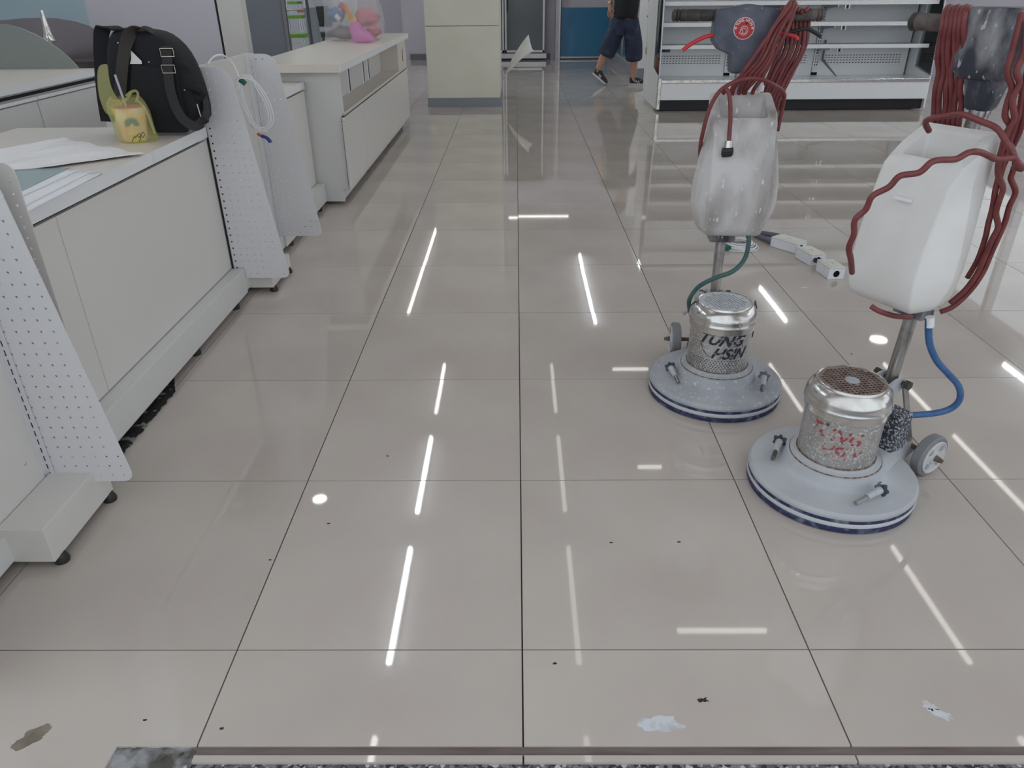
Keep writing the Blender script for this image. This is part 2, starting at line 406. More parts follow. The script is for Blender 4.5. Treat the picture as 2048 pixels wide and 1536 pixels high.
def text_mesh(body, size, shear=0.0, bold=0.0, align='CENTER', space=1.0):
    """flat 2-D triangles of lettering -> (verts, faces)"""
    cu = bpy.data.curves.new('lettering', 'FONT'); cu.body = body; cu.size = size; cu.shear = shear; cu.align_x = align
    cu.offset = bold; cu.space_character = space; cu.resolution_u = 4
    ob = bpy.data.objects.new('lettering', cu); COL.objects.link(ob)
    dg = bpy.context.evaluated_depsgraph_get(); me = bpy.data.meshes.new_from_object(ob.evaluated_get(dg))
    bm = bmesh.new(); bm.from_mesh(me)
    bmesh.ops.triangulate(bm, faces=bm.faces)
    for _ in range(2): bmesh.ops.subdivide_edges(bm, edges=[e for e in bm.edges if e.calc_length() > size*0.18], cuts=1)
    bmesh.ops.triangulate(bm, faces=bm.faces)
    vs = [(v.co.x, v.co.y) for v in bm.verts]; bm.verts.index_update(); fs = [tuple(v.index for v in f.verts) for f in bm.faces]
    bm.free(); bpy.data.objects.remove(ob); bpy.data.meshes.remove(me); bpy.data.curves.remove(cu)
    return vs, fs

# ================================================================== THE SETTING
CEIL = 2.8
floor = struct(B((-8, -0.6, -0.06), (6.2, 13.7, -0.0065)).build('floor', 'grout'), 'polished beige porcelain tile floor with thin dark joints')
T = 0.6; G = 0.0016
def tile_mesh(x0, x1, y0, y1, nm='floor_tile'):
    me = bpy.data.meshes.new(nm); mb = B((x0, y0, -0.010), (x1, y1, 0)); me.from_pydata([tuple(v) for v in mb.v], [], mb.f)
    me.materials.append(M['tile']); return me
full = tile_mesh(-T/2+G, T/2-G, -T/2+G, T/2-G)
def put(me, loc, tilt=0.0):
    o = bpy.data.objects.new('floor_tile', me); COL.objects.link(o); o.parent = floor; o.location = loc
    o.rotation_euler = (random.gauss(0, tilt), random.gauss(0, tilt), 0); return o
far = MB(); used = 0
for r in range(0, 23):
    for c in range(-14, 11):
        cx, cy = c*T+T/2, r*T+T/2
        if cx-T/2 > 6.1: continue
        p = [proj((cx+a*T/2, cy+b*T/2, 0)) for a in (-1, 1) for b in (-1, 1)]
        vis = max(q[0] for q in p) > -20 and min(q[0] for q in p) < 2068 and max(q[1] for q in p) > 0 and min(q[1] for q in p) < 1540
        if vis and cy < 9.6 and cx > -2.5 and used < 290:
            put(full, (cx, cy, 0), 0.00045); used += 1
        else:
            far.box((cx-T/2+G, cy-T/2+G, -0.010), (cx+T/2-G, cy+T/2-G, 0))
fo = far.build('far_floor_tile', 'tile', floor, fix=False); fo['kind'] = 'stuff'
# front row, cut off along the sliding-door track
cut = tile_mesh(-T/2+G, T/2-G, -0.222, -G); strip = tile_mesh(-T/2+G, T/2-G, -0.254, -0.2405)
for c in range(-1, 10):
    put(cut, (c*T+T/2, 0, 0), 0.0002); put(strip, (c*T+T/2, 0, 0))
nb = MB().prism([(-1.2+G, -G), (-1.2+G, -0.6), (-0.765, -0.6), (-0.748, -0.222), (-0.6-G, -0.222), (-0.6-G, -G)][::-1], lambda u, v: (u, v, -0.010), lambda u, v: (u, v, 0))
nb.build('floor_tile', 'tile', floor)
for c in (-3, -4, -5, -6): B((c*T+G, -0.6, -0.010), ((c+1)*T-G, -G, 0)).build('floor_tile', 'tile', floor)
# mortar where the corner of a tile has broken away
mb = MB(); nx, ny = 26, 12; vs = []; fs = []
for j in range(ny+1):
    for i in range(nx+1):
        x = -0.772+0.174*i/nx; y = -0.30+0.079*j/ny
        z = -0.0045+0.004*mnoise.noise(Vector((x*45, y*45, 0)))+0.003*mnoise.noise(Vector((x*140, y*140, 3)))
        vs.append((x, y, z))
for j in range(ny):
    for i in range(nx): a = j*(nx+1)+i; fs.append((a, a+1, a+nx+2, a+nx+1))
tag(MB().add(vs, fs).build('broken_mortar', 'mortar', floor, smooth=180, fix=False), 'exposed grey mortar where a tile corner broke off')
struct(B((-0.6, -0.2405, -0.02), (6.0, -0.222, -0.0035)).build('trim_1', 'track_strip'), 'dark worn sliding-door track strip across the threshold')
struct(B((-8, -7, -0.06), (8, -0.2545, -0.0062)).build('pavement', 'terrazzo'), 'grey speckled terrazzo pavement outside the threshold')
# marks on the floor
def blob(px, py, rx, ry, m, label, ang=0, seed=0, n=40, rough=0.35, name='stain'):
    c = at(px, py, z=0); pts = []
    for k in range(n):
        a = 2*math.pi*k/n; q = 1+rough*mnoise.noise(Vector((math.cos(a)*1.7+seed, math.sin(a)*1.7, seed*3.1)))*1.6+rough*0.6*mnoise.noise(Vector((math.cos(a)*6+seed, math.sin(a)*6, 1.1)))
        x, y = rx*q*math.cos(a), ry*q*math.sin(a)
        pts.append((c.x+x*math.cos(ang)-y*math.sin(ang), c.y+x*math.sin(ang)+y*math.cos(ang)))
    tag(MB().prism(pts, lambda u, v: (u, v, -0.001), lambda u, v: (u, v, 0.0005)).build(name, m, floor), label)
blob(1322, 1448, 0.040, 0.017, 'stain_white', 'white plaster splash by the threshold', seed=15, rough=0.38)
blob(1860, 1413, 0.011, 0.011, 'stain_white', 'small white plaster smear near the right edge', seed=5, rough=0.7)
blob(1880, 1428, 0.026, 0.008, 'stain_white', 'small white plaster smear near the right edge', ang=-0.5, seed=17, rough=0.45)
blob(66, 1474, 0.030, 0.017, 'stain_mud', 'brown mud smear at the bottom left', ang=0.7, seed=13, rough=0.28)
blob(1407, 1400, 0.009, 0.005, 'stain_black', 'black grease spot', seed=3, rough=0.6)
blob(1595, 1149, 0.006, 0.004, 'stain_white', 'tiny white fleck', seed=4)
blob(1608, 575, 0.014, 0.010, 'stain_white', 'white fleck by the socket boxes', seed=8, rough=0.5)
for i, (px, py) in enumerate([(657, 1047), (1703, 708), (1653, 735), (443, 1457), (1222, 1085), (775, 912), (1110, 1327), (290, 1440), (1358, 1084), (540, 1120)]):
    blob(px, py, 0.004, 0.0025, 'stain_black', 'small dark speck of dirt', seed=20+i, n=14)
# dark broken strip of floor along the counter kick
vs = []; fs = []; nx, ny = 5, 60
for j in range(ny+1):
    y = 0.62+0.60*j/ny; k = min(1, (1.22-y)/0.1)
    for i in range(nx+1):
        x = -1.232+0.050*(k*0.9+0.02+0.15*mnoise.noise(Vector((y*40, 0, 0))))*i/nx
        vs.append((x, y, 0.0012+0.0035*abs(mnoise.noise(Vector((x*130, y*90, 1))))))
for j in range(ny):
    for i in range(nx): a = j*(nx+1)+i; fs.append((a, a+1, a+nx+2, a+nx+1))
tag(MB().add(vs, fs).build('broken_strip', 'debris', floor, fix=False), 'black broken strip of floor along the counter kick')

struct(B((-8, -0.3, CEIL), (6.2, 24, CEIL+0.08)).build('ceiling', 'ceiling'))
struct(B((-2.0, 13.68, 0), (6.2, 13.8, CEIL)).build('wall_back', 'wall_lavender'), 'lavender grey back wall')
struct(B((-1.95, 13.655, 0), (0.62, 13.68, 0.10)).build('baseboard_back', 'skirting'))
struct(B((-4.3, -0.25, 0), (-4.2, 6.9, CEIL)).build('wall_left', 'wall_lavender'))
# wall behind the service counter, facing the camera
struct(B((-3.47, 5.55, 0), (-2.427, 5.65, CEIL)).build('wall_service', 'wall_lilac'), 'lavender wall panel behind the service counter')
struct(B((-4.2, 5.53, 0), (-3.47, 5.65, CEIL)).build('wall_sink', 'wall_blue'), 'pale blue wall behind the sink')
struct(B((-2.427, 5.555, 0), (-2.405, 5.66, CEIL)).build('trim_3', 'black_gap'), 'black vertical joint beside the lavender wall')
struct(B((-2.405, 5.54, 0), (-2.212, 5.66, CEIL)).build('trim_4', 'laminate'), 'cream upright strip beside the glass partition')
struct(B((-8, 22.0, 0), (-2, 22.1, CEIL)).build('wall_far', 'wall_lavender'))
struct(B((-2.06, 13.68, 0), (-2.0, 22, CEIL)).build('wall_seating_right', 'wall_lavender'))
struct(B((-8, 6.9, 0), (-4.3, 7.0, CEIL)).build('wall_seating_front', 'wall_lavender'))
struct(B((-8, 13.7, -0.05), (-2, 22.1, 0)).build('floor_seating', 'tile'))
struct(B((6.0, -0.3, 2.62), (6.2, 13.8, CEIL)).build('wall_right_header', 'wall_white'))
struct(B((6.0, -0.3, 0), (6.2, 13.8, 1.10)).build('wall_right', 'wall_lavender'))
struct(B((-4.3, -0.32, 2.62), (6.2, -0.25, CEIL)).build('wall_front_header', 'wall_white'))
for i, y in enumerate((-0.3, 2.0, 4.3, 6.6, 7.75, 8.9, 11.2, 13.5)):
    struct(B((6.02, y, 1.10), (6.12, y+(0.25 if i in (2, 5) else 0.08), 2.62)).build('window_%d' % (i+2), 'aluminium'))
for x in (-4.28, 2.6, 6.0):
    struct(B((x, -0.31, 0), (x+0.08, -0.25, 2.62)).build('trim_%d' % (5+int(x+4)), 'aluminium'))

# ceiling lights: twin rows of bare tubes, known from floor reflections, plus added fill rows
def ctube(x0, y0, x1, y1, m, label):
    t = thing('ceiling_tube', ((x0+x1)/2, (y0+y1)/2, CEIL), 0, label, 'ceiling light', 'fluorescent tubes on the ceiling')
    MB().bar((x0, y0, CEIL-0.012), (x1, y1, CEIL-0.012), 0.024, 0.05).build('housing', 'fixture', t)
    MB().cyl((x0, y0, CEIL-0.037), (x1, y1, CEIL-0.037), 0.016, seg=12).build('tube', m, t)
for k, x in enumerate((-0.875, 0.40, 3.0, 4.35)):
    for j, (a, b) in enumerate(((0.62, 1.79), (2.34, 3.49), (3.95, 5.14), (5.63, 6.73))):
        ctube(x, a, x, b, 'tube_on' if k == 0 and j in (1, 2) else 'tube_mid' if k == 0 else 'tube_faint' if k == 1 else 'tube_dim', 'lengthwise ceiling tube number %s from the door in the %s row' % (('one', 'two', 'three', 'four')[j], ('left', 'middle', 'right', 'outer right')[k]))
ctube(-1.51, 8.3, -1.51, 12.3, 'tube_mid', 'long ceiling tube over the far left aisle')
ctube(1.04, 7.96, 1.04, 10.7, 'tube_on', 'long ceiling tube in front of the blue door')
for x0, x1, y, l in ((1.11, 1.73, 2.62, 'nearest the door'), (1.12, 1.34, 4.61, 'short one halfway in'), (1.11, 1.53, 6.61, 'farthest from the door')):
    ctube(x0, y, x1, y, 'tube_dim', 'crosswise ceiling tube between rows, '+l)
for j, y in enumerate((1.0, 3.0, 5.0)): ctube(-3.0, y, -3.0, y+1.2, 'tube_on', 'added unseen ceiling fill tube number %s over the service counter' % ('one', 'two', 'three')[j])  # added fill row over the left, clear of the floor reflections
for j, y in enumerate((9.0, 12.0, 15.0, 18.0)): ctube(-4.6, y, -4.6, y+1.2, 'tube_on', 'added unseen ceiling fill tube number %s over the seating area' % ('one', 'two', 'three', 'four')[j])  # added hidden row to brighten the seating end
for j, y in enumerate((8.0, 10.0, 12.0)): ctube(3.6, y, 3.6, y+1.2, 'tube_on', 'added unseen ceiling fill tube number %s behind the display case' % ('one', 'two', 'three')[j])  # added fill tubes for the dim far right
for j, y in enumerate((1.0, 2.5, 4.0, 5.5)): ctube(5.75, y, 5.75, y+1.2, 'tube_on', 'added unseen ceiling fill tube number %s along the windows' % ('one', 'two', 'three', 'four')[j])  # added row brightening the right side, its reflection kept out of view
for j, y in enumerate((9.3, 11.3)): ctube(-0.6, y, -0.6, y+1.2, 'tube_on', 'added unseen ceiling fill tube number %s behind the pillar' % ('one', 'two')[j])  # added fill tubes that brighten the far floor
ctube(-0.16, 13.05, 1.0, 13.05, 'tube_dim', 'crosswise ceiling tube by the back wall')
for x, y, r, l in ((-1.77, 4.17, 0.06, 'over the counters'), (4.6, 7.45, 0.10, 'over the refrigerated case')):
    t = thing('downlight', (x, y, CEIL), 0, 'round recessed ceiling downlight '+l, 'ceiling light', 'round downlights')
    MB().lathe([(r*1.2, -0.012), (r*1.2, 0)], 32, (x, y, CEIL)).build('trim_ring', 'fixture', t)
    MB().lathe([(r, -0.016), (r, -0.012)], 32, (x, y, CEIL)).build('lamp_face', 'spot_on', t)

# ================================================================== PILLAR, BACK OF THE SHOP
pl = thing('pillar', (-0.59, 8.2, 0), 0, 'square cream clad pillar with grey skirting', kind='structure')
B((-1.0, 7.79, 0.09), (-0.19, 8.9, 0.822)).build('panel', 'pillar_cream', pl, bevel=0.004)
B((-1.0, 7.79, 0.827), (-0.19, 8.9, CEIL)).build('panel', 'pillar_cream', pl, bevel=0.004)
B((-0.99, 7.80, 0.05), (-0.20, 8.89, CEIL)).build('core', 'rust_band', pl)
B((-1.012, 7.775, 0), (-0.178, 8.91, 0.092)).build('skirting', 'pillar_skirt', pl, bevel=0.002)
# cladding sheet curling away from the pillar's right side
vs = []; fs = []; nu, nv = 14, 6
tipA = at(1057, 69, y=8.62); tipB = at(1069, 101, y=8.36); base0 = Vector((-0.17, 8.55, 0.20)); base1 = Vector((-0.165, 8.40, 0.24))
midA = at(1024, 108, y=8.60); midB = at(1046, 108, y=8.34)
for i in range(nu+1):
    t = i/nu
    a = (1-t)**2*base0+2*t*(1-t)*(midA*1.0)+t*t*tipA; b = (1-t)**2*base1+2*t*(1-t)*midB+t*t*tipB
    for j in range(nv+1):
        s = j/nv; q = a.lerp(b, s); q.z -= 0.05*math.sin(math.pi*s)*t; vs.append(q)
for i in range(nu):
    for j in range(nv): k = i*(nv+1)+j; fs.append((k, k+1, k+nv+2, k+nv+1))
o = MB().add(vs, fs).build('curled_sheet', 'wall_white', None, smooth=180, fix=False)
so = o.modifiers.new('solid', 'SOLIDIFY'); so.thickness = 0.006
tag(o, 'white cladding sheet curling away from the pillar base', 'loose panel')

# glass-door cooler in the back wall
ck = thing('glass_door_cooler', (-0.2, 13.6, 0), 0, 'stainless framed glass door cooler behind the pillar', 'refrigerator')
B((-1.3, 13.5, 0.06), (0.53, 13.68, 2.2)).build('body', 'cooler_dark', ck)
B((-1.3, 13.46, 0.03), (0.54, 13.52, 0.11)).build('sill', 'aluminium', ck)
for i, (a, b) in enumerate(((-0.98, -0.225), (-0.205, 0.50))):
    d = B((a+0.03, 13.475, 0.17), (b-0.03, 13.48, 2.0)).build('door', 'cooler_dark', ck)
    MB().box((a, 13.46, 0.13), (a+0.03, 13.49, 2.05)).box((b-0.03, 13.46, 0.13), (b, 13.49, 2.05)).box((a, 13.46, 0.13), (b, 13.49, 0.165)).build('door_frame', 'aluminium', d)
    hx = b-0.045 if i == 0 else a+0.045
    MB().cyl((hx, 13.42, 0.78), (hx, 13.42, 1.5), 0.012).cyl((hx, 13.42, 0.84), (hx, 13.47, 0.84), 0.008).build('handle', 'black_plastic', d)
# blue lower panel door
dr = struct(thing('door_1', (1.2, 13.62, 0), 0, 'white door with a glossy blue lower panel'))
B((0.80, 13.60, 0.01), (1.66, 13.66, 2.1)).build('leaf', 'wall_lavender', dr)
B((0.80, 13.585, 0.045), (1.66, 13.60, 0.842)).build('lower_panel', 'door_blue', dr)
B((0.80, 13.583, 0.02), (1.66, 13.60, 0.045)).build('bottom_rail', 'aluminium', dr)
B((0.70, 13.50, 0), (0.78, 13.68, 2.2)).build('jamb', 'wall_lavender', dr)
B((0.755, 13.49, 0), (0.785, 13.51, 2.2)).build('corner_trim', 'aluminium', dr)
MB().cyl((0.86, 13.55, 0.99), (0.98, 13.55, 0.99), 0.011).cyl((0.87, 13.6, 0.99), (0.87, 13.55, 0.99), 0.011).build('handle', 'aluminium', dr)
# row of low glass fronted coolers along the right aisle
rc = thing('aisle_cooler', (2.1, 11.8, 0), 0, 'glass fronted cooler along the aisle behind the person', 'refrigerator')
B((1.74, 10.4, 0.0), (2.5, 13.5, 0.14)).build('plinth', 'pillar_skirt', rc)
B((1.72, 10.4, 0.14), (2.5, 13.5, 2.0)).build('body', 'case_white', rc)
for i in range(4):
    y0 = 10.45+i*0.76
    d = B((1.70, y0+0.03, 0.20), (1.715, y0+0.71, 1.95)).build('door', 'cooler_dark', rc)
    MB().box((1.69, y0, 0.17), (1.718, y0+0.03, 1.98)).box((1.69, y0+0.71, 0.17), (1.718, y0+0.74, 1.98)).box((1.69, y0, 0.17), (1.718, y0+0.74, 0.20)).build('door_frame', 'aluminium', d)

# ------------------------------------------------------------------ refrigerated display case
dc = thing('display_case', (2.95, 7.8, 0), 0, 'long white open refrigerated display case with wire shelves', 'display case')
X0, X1, Y0, Y1 = 1.52, 4.36, 7.30, 8.25; YB_ = 7.87
def case_side(xa, xb, nm):
    mb = MB().prism([(Y0, 0.02), (Y1, 0.02), (Y1, 1.9), (Y0+0.46, 1.9), (Y0+0.40, 0.40), (Y0+0.02, 0.34)], lambda u, v: (xa, u, v), lambda u, v: (xb, u, v))
    return mb.build(nm, 'case_edge', dc, bevel=0.004)
case_side(X0-0.02, X0, 'side_panel'); case_side(X1, X1+0.02, 'side_panel')
for xa in (X0-0.016, X1+0.008):
    g = MB().prism([(Y0+0.02, 0.345), (Y0+0.41, 0.41), (Y0+0.46, 1.9), (Y0+0.20, 1.9)], lambda u, v: (xa, u, v), lambda u, v: (xa+0.008, u, v)).build('side_glass', 'glass_case', dc)
    MB().tube([(xa+0.004, Y0+0.02, 0.345), (xa+0.004, Y0+0.20, 1.9)], 0.009, 8).tube([(xa+0.004, Y0+0.02, 0.345), (xa+0.004, Y0+0.41, 0.41)], 0.007, 8).build('glass_edge_trim', 'aluminium', g, smooth=60)
B((X0-0.03, Y1-0.06, 0.08), (X0-0.018, Y1, 1.9)).build('rear_edge_strip', 'edge_white', dc)
B((X0-0.034, Y1-0.07, 0.50), (X0-0.030, Y1-0.02, 0.57)).build('hinge_plate', 'tan_plate', dc)
B((X0, Y0+0.05, 0.01), (X1, Y0+0.10, 0.125)).build('kick_panel', 'case_kick', dc)
B((X0, Y0+0.004, 0.125), (X1, Y0+0.03, 0.285)).build('front_panel', 'case_white', dc, bevel=0.004)
B((X0, Y0-0.002, 0.118), (X1, Y0+0.03, 0.135)).build('front_rail', 'case_edge', dc)
B((X0, Y0-0.004, 0.285), (X1, Y0+0.035, 0.318)).build('chrome_rail', 'chrome', dc, bevel=0.004)
B((X0-0.026, Y0-0.012, 0.02), (X0+0.012, Y0+0.02, 0.34)).build('corner_post', 'chrome', dc, bevel=0.006)
B((X0, Y0+0.035, 0.285), (X1, YB_, 0.30)).build('floor_tray', 'case_white', dc)
B((X0, Y1-0.03, 0.1), (X1, Y1, 1.9)).build('rear_wall', 'case_white', dc)
B((X0, Y0+0.4, 1.86), (X1, Y1, 1.95)).build('canopy', 'case_white', dc)
B((X0, Y0+0.40, 1.70), (X1, Y0+0.415, 1.90)).build('light_shield_lip', 'case_white', dc)  # added lip out of view, put in to shield lamp light
YB = 7.86   # face of the perforated inner back panels
seams = [X0, 1.52+0.80, 3.32-0.02, 4.36]
bays = [(X0+0.02, 2.32), (2.39, 3.30), (3.37, X1-0.02)]
for bi, (a, b) in enumerate(bays):
    holes = []
    for zz in (0.425, 0.45, 0.475, 0.50):
        k = a+0.06
        while k+0.022 < b-0.05:
            holes.append([(k, zz), (k+0.020, zz), (k+0.020, zz+0.007), (k, zz+0.007)]); k += 0.034
    bp_ = MB().plate([(a, 0.30), (b, 0.30), (b, 1.8), (a, 1.8)], holes, lambda u, v, w_: (u, YB+w_, v), 0.004).build('back_panel', 'case_white', dc)
B((X0, YB+0.03, 0.2), (X1, YB+0.035, 1.8)).build('duct_backing', 'black_gap', dc)
for x in (2.355, 3.335):
    holes = []
    for q in (-0.012, 0.012):
        for k in range(46): holes.append([(x+q-0.005, 0.40+k*0.03), (x+q+0.005, 0.40+k*0.03), (x+q+0.005, 0.414+k*0.03), (x+q-0.005, 0.414+k*0.03)])
    MB().plate([(x-0.033, 0.33), (x+0.033, 0.33), (x+0.033, 1.82), (x-0.033, 1.82)], holes, lambda u, v, w_: (u, YB-0.012+w_, v), 0.004).build('slotted_upright', 'case_edge', dc)
MB().prism(rounded([(Y0+0.06, 0.33), (YB-0.01, 0.45), (YB-0.01, 0.66), (YB-0.04, 0.66), (YB-0.05, 0.47), (Y0+0.08, 0.345)], 0.01), lambda u, v: (3.39, u, v), lambda u, v: (3.40, u, v)).build('divider', 'grey_patch', dc)
YS = 7.47
for zi, z in enumerate((0.615, 0.828, 1.025, 1.25)):
    sh = B((X0+0.01, YS, z), (X1-0.01, YB-0.012, z+0.012)).build('shelf', 'case_shelf', dc)
    B((X0+0.01, YS-0.008, z-0.012), (X1-0.01, YS, z+0.026)).build('price_rail', 'case_edge', sh)
    for x in (2.355, 3.335):
        MB().prism([(YB-0.012, z), (YS+0.03, z), (YS+0.03, z-0.03), (YB-0.06, z-0.06), (YB-0.012, z-0.10)], lambda u, v: (x-0.006, u, v), lambda u, v: (x+0.006, u, v)).build('bracket', 'aluminium', sh)
        MB().box((x+0.05, YS-0.012, z-0.052), (x+0.065, YS-0.002, z-0.012)).box((x+0.09, YS-0.012, z-0.052), (x+0.105, YS-0.002, z-0.012)).build('clip', 'chrome', sh)
        B((x+0.065, YS-0.010, z-0.046), (x+0.09, YS-0.004, z-0.016)).build('clip_slot', 'black_gap', sh)
B((1.60, YB-0.006, 0.545), (1.70, YB-0.002, 0.585)).build('thermometer', 'black_plastic', dc)
B((1.645, YB-0.007, 0.553), (1.69, YB-0.006, 0.578)).build('thermometer_screen', 'tape_blue', dc)
MB().prism([(2.75, 0.925), (2.82, 0.925), (2.82, 0.955), (2.90, 0.96), (2.90, 1.02), (2.66, 1.02), (2.68, 0.955), (2.75, 0.955)], lambda u, v: (u, YB-0.004, v), lambda u, v: (u, YB-0.001, v)).build('patch', 'grey_patch', dc)
for x in (1.7, 2.6, 3.5, 4.2): MB().cyl((x, Y0+0.2, 0), (x, Y0+0.2, 0.1), 0.03, seg=12).build('foot', 'black_plastic', dc)
for x in (1.7, 4.2): MB().cyl((x, Y1-0.2, 0), (x, Y1-0.2, 0.1), 0.03, seg=12).build('foot', 'black_plastic', dc)

# ------------------------------------------------------------------ glass partition and seating area behind it
YP = 7.25
gp = struct(thing('window_1', (-2.3, YP, 0), 0, 'glass partition with frosted panel beside the white cabinet'))
def gx(px): return at(px, 50, y=YP).x
B((gx(482), YP-0.03, 0), (gx(490), YP+0.03, CEIL)).build('mullion', 'frame_dark', gp)
B((gx(490), YP-0.02, 0), (gx(497), YP+0.02, CEIL)).build('mullion', 'aluminium', gp)
B((gx(497), YP-0.006, 0.05), (gx(570), YP+0.006, CEIL)).build('frosted_pane', 'frosted', gp)
B((gx(570), YP-0.03, 0), (gx(576), YP+0.03, CEIL)).build('mullion', 'aluminium', gp)
B((gx(576), YP-0.004, 0.05), (gx(617), YP+0.004, CEIL)).build('pane', 'glass_clear', gp)
B((gx(617), YP-0.02, 0), (gx(621), YP+0.02, CEIL)).build('mullion', 'frame_dark', gp)
B((gx(621), YP-0.004, 0.05), (gx(715), YP+0.004, CEIL)).build('pane', 'glass_clear', gp)
B((gx(715), YP-0.03, 0), (gx(720), YP+0.03, CEIL)).build('mullion', 'aluminium', gp)
def chair(px, py, y, label, k=1.0, rz=0.0):
    s_ = at(px, py, y=y); zs = s_.z
    t = thing('plastic_chair', (s_.x, s_.y, 0), rz, label, 'chair', 'green chairs in the seating area')
    w_ = 0.20*k
    MB().prism(rounded([(-w_, -w_), (w_, -w_), (w_, w_), (-w_, w_)], 0.05), lambda u, v: (u, v, zs-0.03+0.3*u*u), lambda u, v: (u, v, zs+0.022+0.3*u*u)).build('seat', 'chair_green', t, world=False, smooth=40)
    MB().tube([(-w_*0.9, w_+0.03, zs+0.28), (-w_*0.8, w_+0.05, zs+0.36), (w_*0.8, w_+0.05, zs+0.36), (w_*0.9, w_+0.03, zs+0.28)], 0.011, 8, 3).build('backrest', 'aluminium', t, world=False, smooth=60)
    for a in (-1, 1):
        for b in (-1, 1): MB().tube([(a*w_*0.8, b*w_*0.8, zs-0.02), (a*w_*1.05, b*w_*1.05, 0)], 0.011, 8).build('leg', 'aluminium', t, world=False, smooth=60)
        MB().tube([(a*w_*0.9, w_*0.8, zs-0.02), (a*w_*0.9, w_+0.03, zs+0.3)], 0.011, 8).build('back_post', 'aluminium', t, world=False, smooth=60)
chair(594, 71, 12.2, 'green seated chair nearest behind the glass partition')
chair(590, 34, 15.0, 'green seated chair in the middle of the seating area', 1.0)
chair(583, 6, 17.5, 'green chair farthest back behind the glass partition', 1.0)
tb = thing('cafe_table', at(618, 20, y=13.6), 0, 'orange edged cafe table behind the glass partition', 'table'); tb.location.z = 0
zt = at(618, 18, y=13.6).z
B((at(599, 18, y=13.6).x, 13.4, zt-0.05), (at(641, 18, y=13.6).x, 14.0, zt)).build('tabletop', 'chair_orange', tb, bevel=0.005)
MB().cyl((tb.location.x, 13.7, 0.02), (tb.location.x, 13.7, zt-0.05), 0.03).build('pedestal', 'steel_dark', tb)
MB().lathe([(0.22, 0), (0.22, 0.015), (0.05, 0.03)], 24, (tb.location.x, 13.7, 0)).build('base', 'steel_dark', tb)
a, b, c, d = at(607, 16, y=11.2), at(631, 15, y=11.2), at(648, 90, y=10.7), at(622, 92, y=10.7)
for q in (c, d): q.z = 0.0
o = MB().add([a, b, c, d]+[Vector(q)+Vector((0, 0.025, 0)) for q in (a, b, c, d)], [(0,1,2,3),(7,6,5,4),(0,4,5,1),(1,5,6,2),(2,6,7,3),(3,7,4,0)]).build('leaning_board', 'board_grey')
tag(o, 'grey board leaning upright in the seating area', 'board')
p = at(644, 32, y=13.2); o = MB().prism(rounded([(-0.16, -0.16), (0.14, -0.18), (0.10, 0.16), (-0.10, 0.15)], 0.03), lambda u, v: (p.x+u, 13.2, p.z+v), lambda u, v: (p.x+u, 13.34, p.z+v))
t = thing('office_chair', (p.x, 13.27, 0), 0, 'black chair beside the orange table', 'chair'); o.build('backrest', 'black_plastic', t, bevel=0.02)
B((p.x-0.2, 12.9, p.z-0.32), (p.x+0.2, 13.32, p.z-0.25)).build('seat', 'black_plastic', t, bevel=0.02)
MB().cyl((p.x, 13.1, 0.05), (p.x, 13.1, p.z-0.3), 0.025).build('column', 'steel_dark', t)
MB().lathe([(0.24, 0), (0.2, 0.03), (0.03, 0.06)], 10, (p.x, 13.1, 0)).build('base', 'steel_dark', t)

# ================================================================== COUNTERS ON THE LEFT
def counter(y0, y1, seam, label):
    t = thing('sales_counter', (-1.6, (y0+y1)/2, 0), 0, label, 'counter', 'white sales counters')
    B((-1.99, y0+0.01, 0.139), (-1.272, y1-0.002, 0.672)).build('body', 'laminate', t)
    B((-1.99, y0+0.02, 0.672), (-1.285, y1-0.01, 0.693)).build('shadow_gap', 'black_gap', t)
    ys = [y0]+seam+[y1]
    for a, b in zip(ys[:-1], ys[1:]): B((-1.272, a+0.0015, 0.143), (-1.256, b-0.0015, 0.682)).build('front_panel', 'laminate', t, bevel=0.0012)
    B((-1.96, y0, 0.03), (-1.204, y1, 0.139)).build('kick', 'laminate_grey', t, bevel=0.002)
    for y in (y0+0.12, (y0+y1)/2+0.15, y1-0.12):
        for x in (-1.225, -1.85): MB().cyl((x, y, 0), (x, y, 0.03), 0.018, seg=14).build('levelling_foot', 'black_plastic', t)
    return t
counter(0.545, 1.978, [0.87], 'white sales counter carrying the black bag and papers')
counter(2.62, 3.53, [], 'white sales counter between the pegboard rack and the cabinet')
def worktop(y0, y1, label, z=0.733, x0=-2.005, x1=-1.252, th=0.04):
    t = thing('worktop', ((x0+x1)/2, (y0+y1)/2, z-th), 0, label, 'worktop', 'beige worktops')
    B((x0, y0, z-th), (x1, y1, z)).build('slab', 'laminate_top', t)
    B((x1, y0, z-th), (x1+0.002, y1, z)).build('edge_band', 'edge_white', t)
worktop(0.56, 1.480, 'beige worktop slab with the papers, nearest the door')
worktop(1.4825, 1.979, 'beige worktop slab under the black shoulder bag')
worktop(2.62, 3.53, 'beige worktop slab beside the tall pegboard rack')

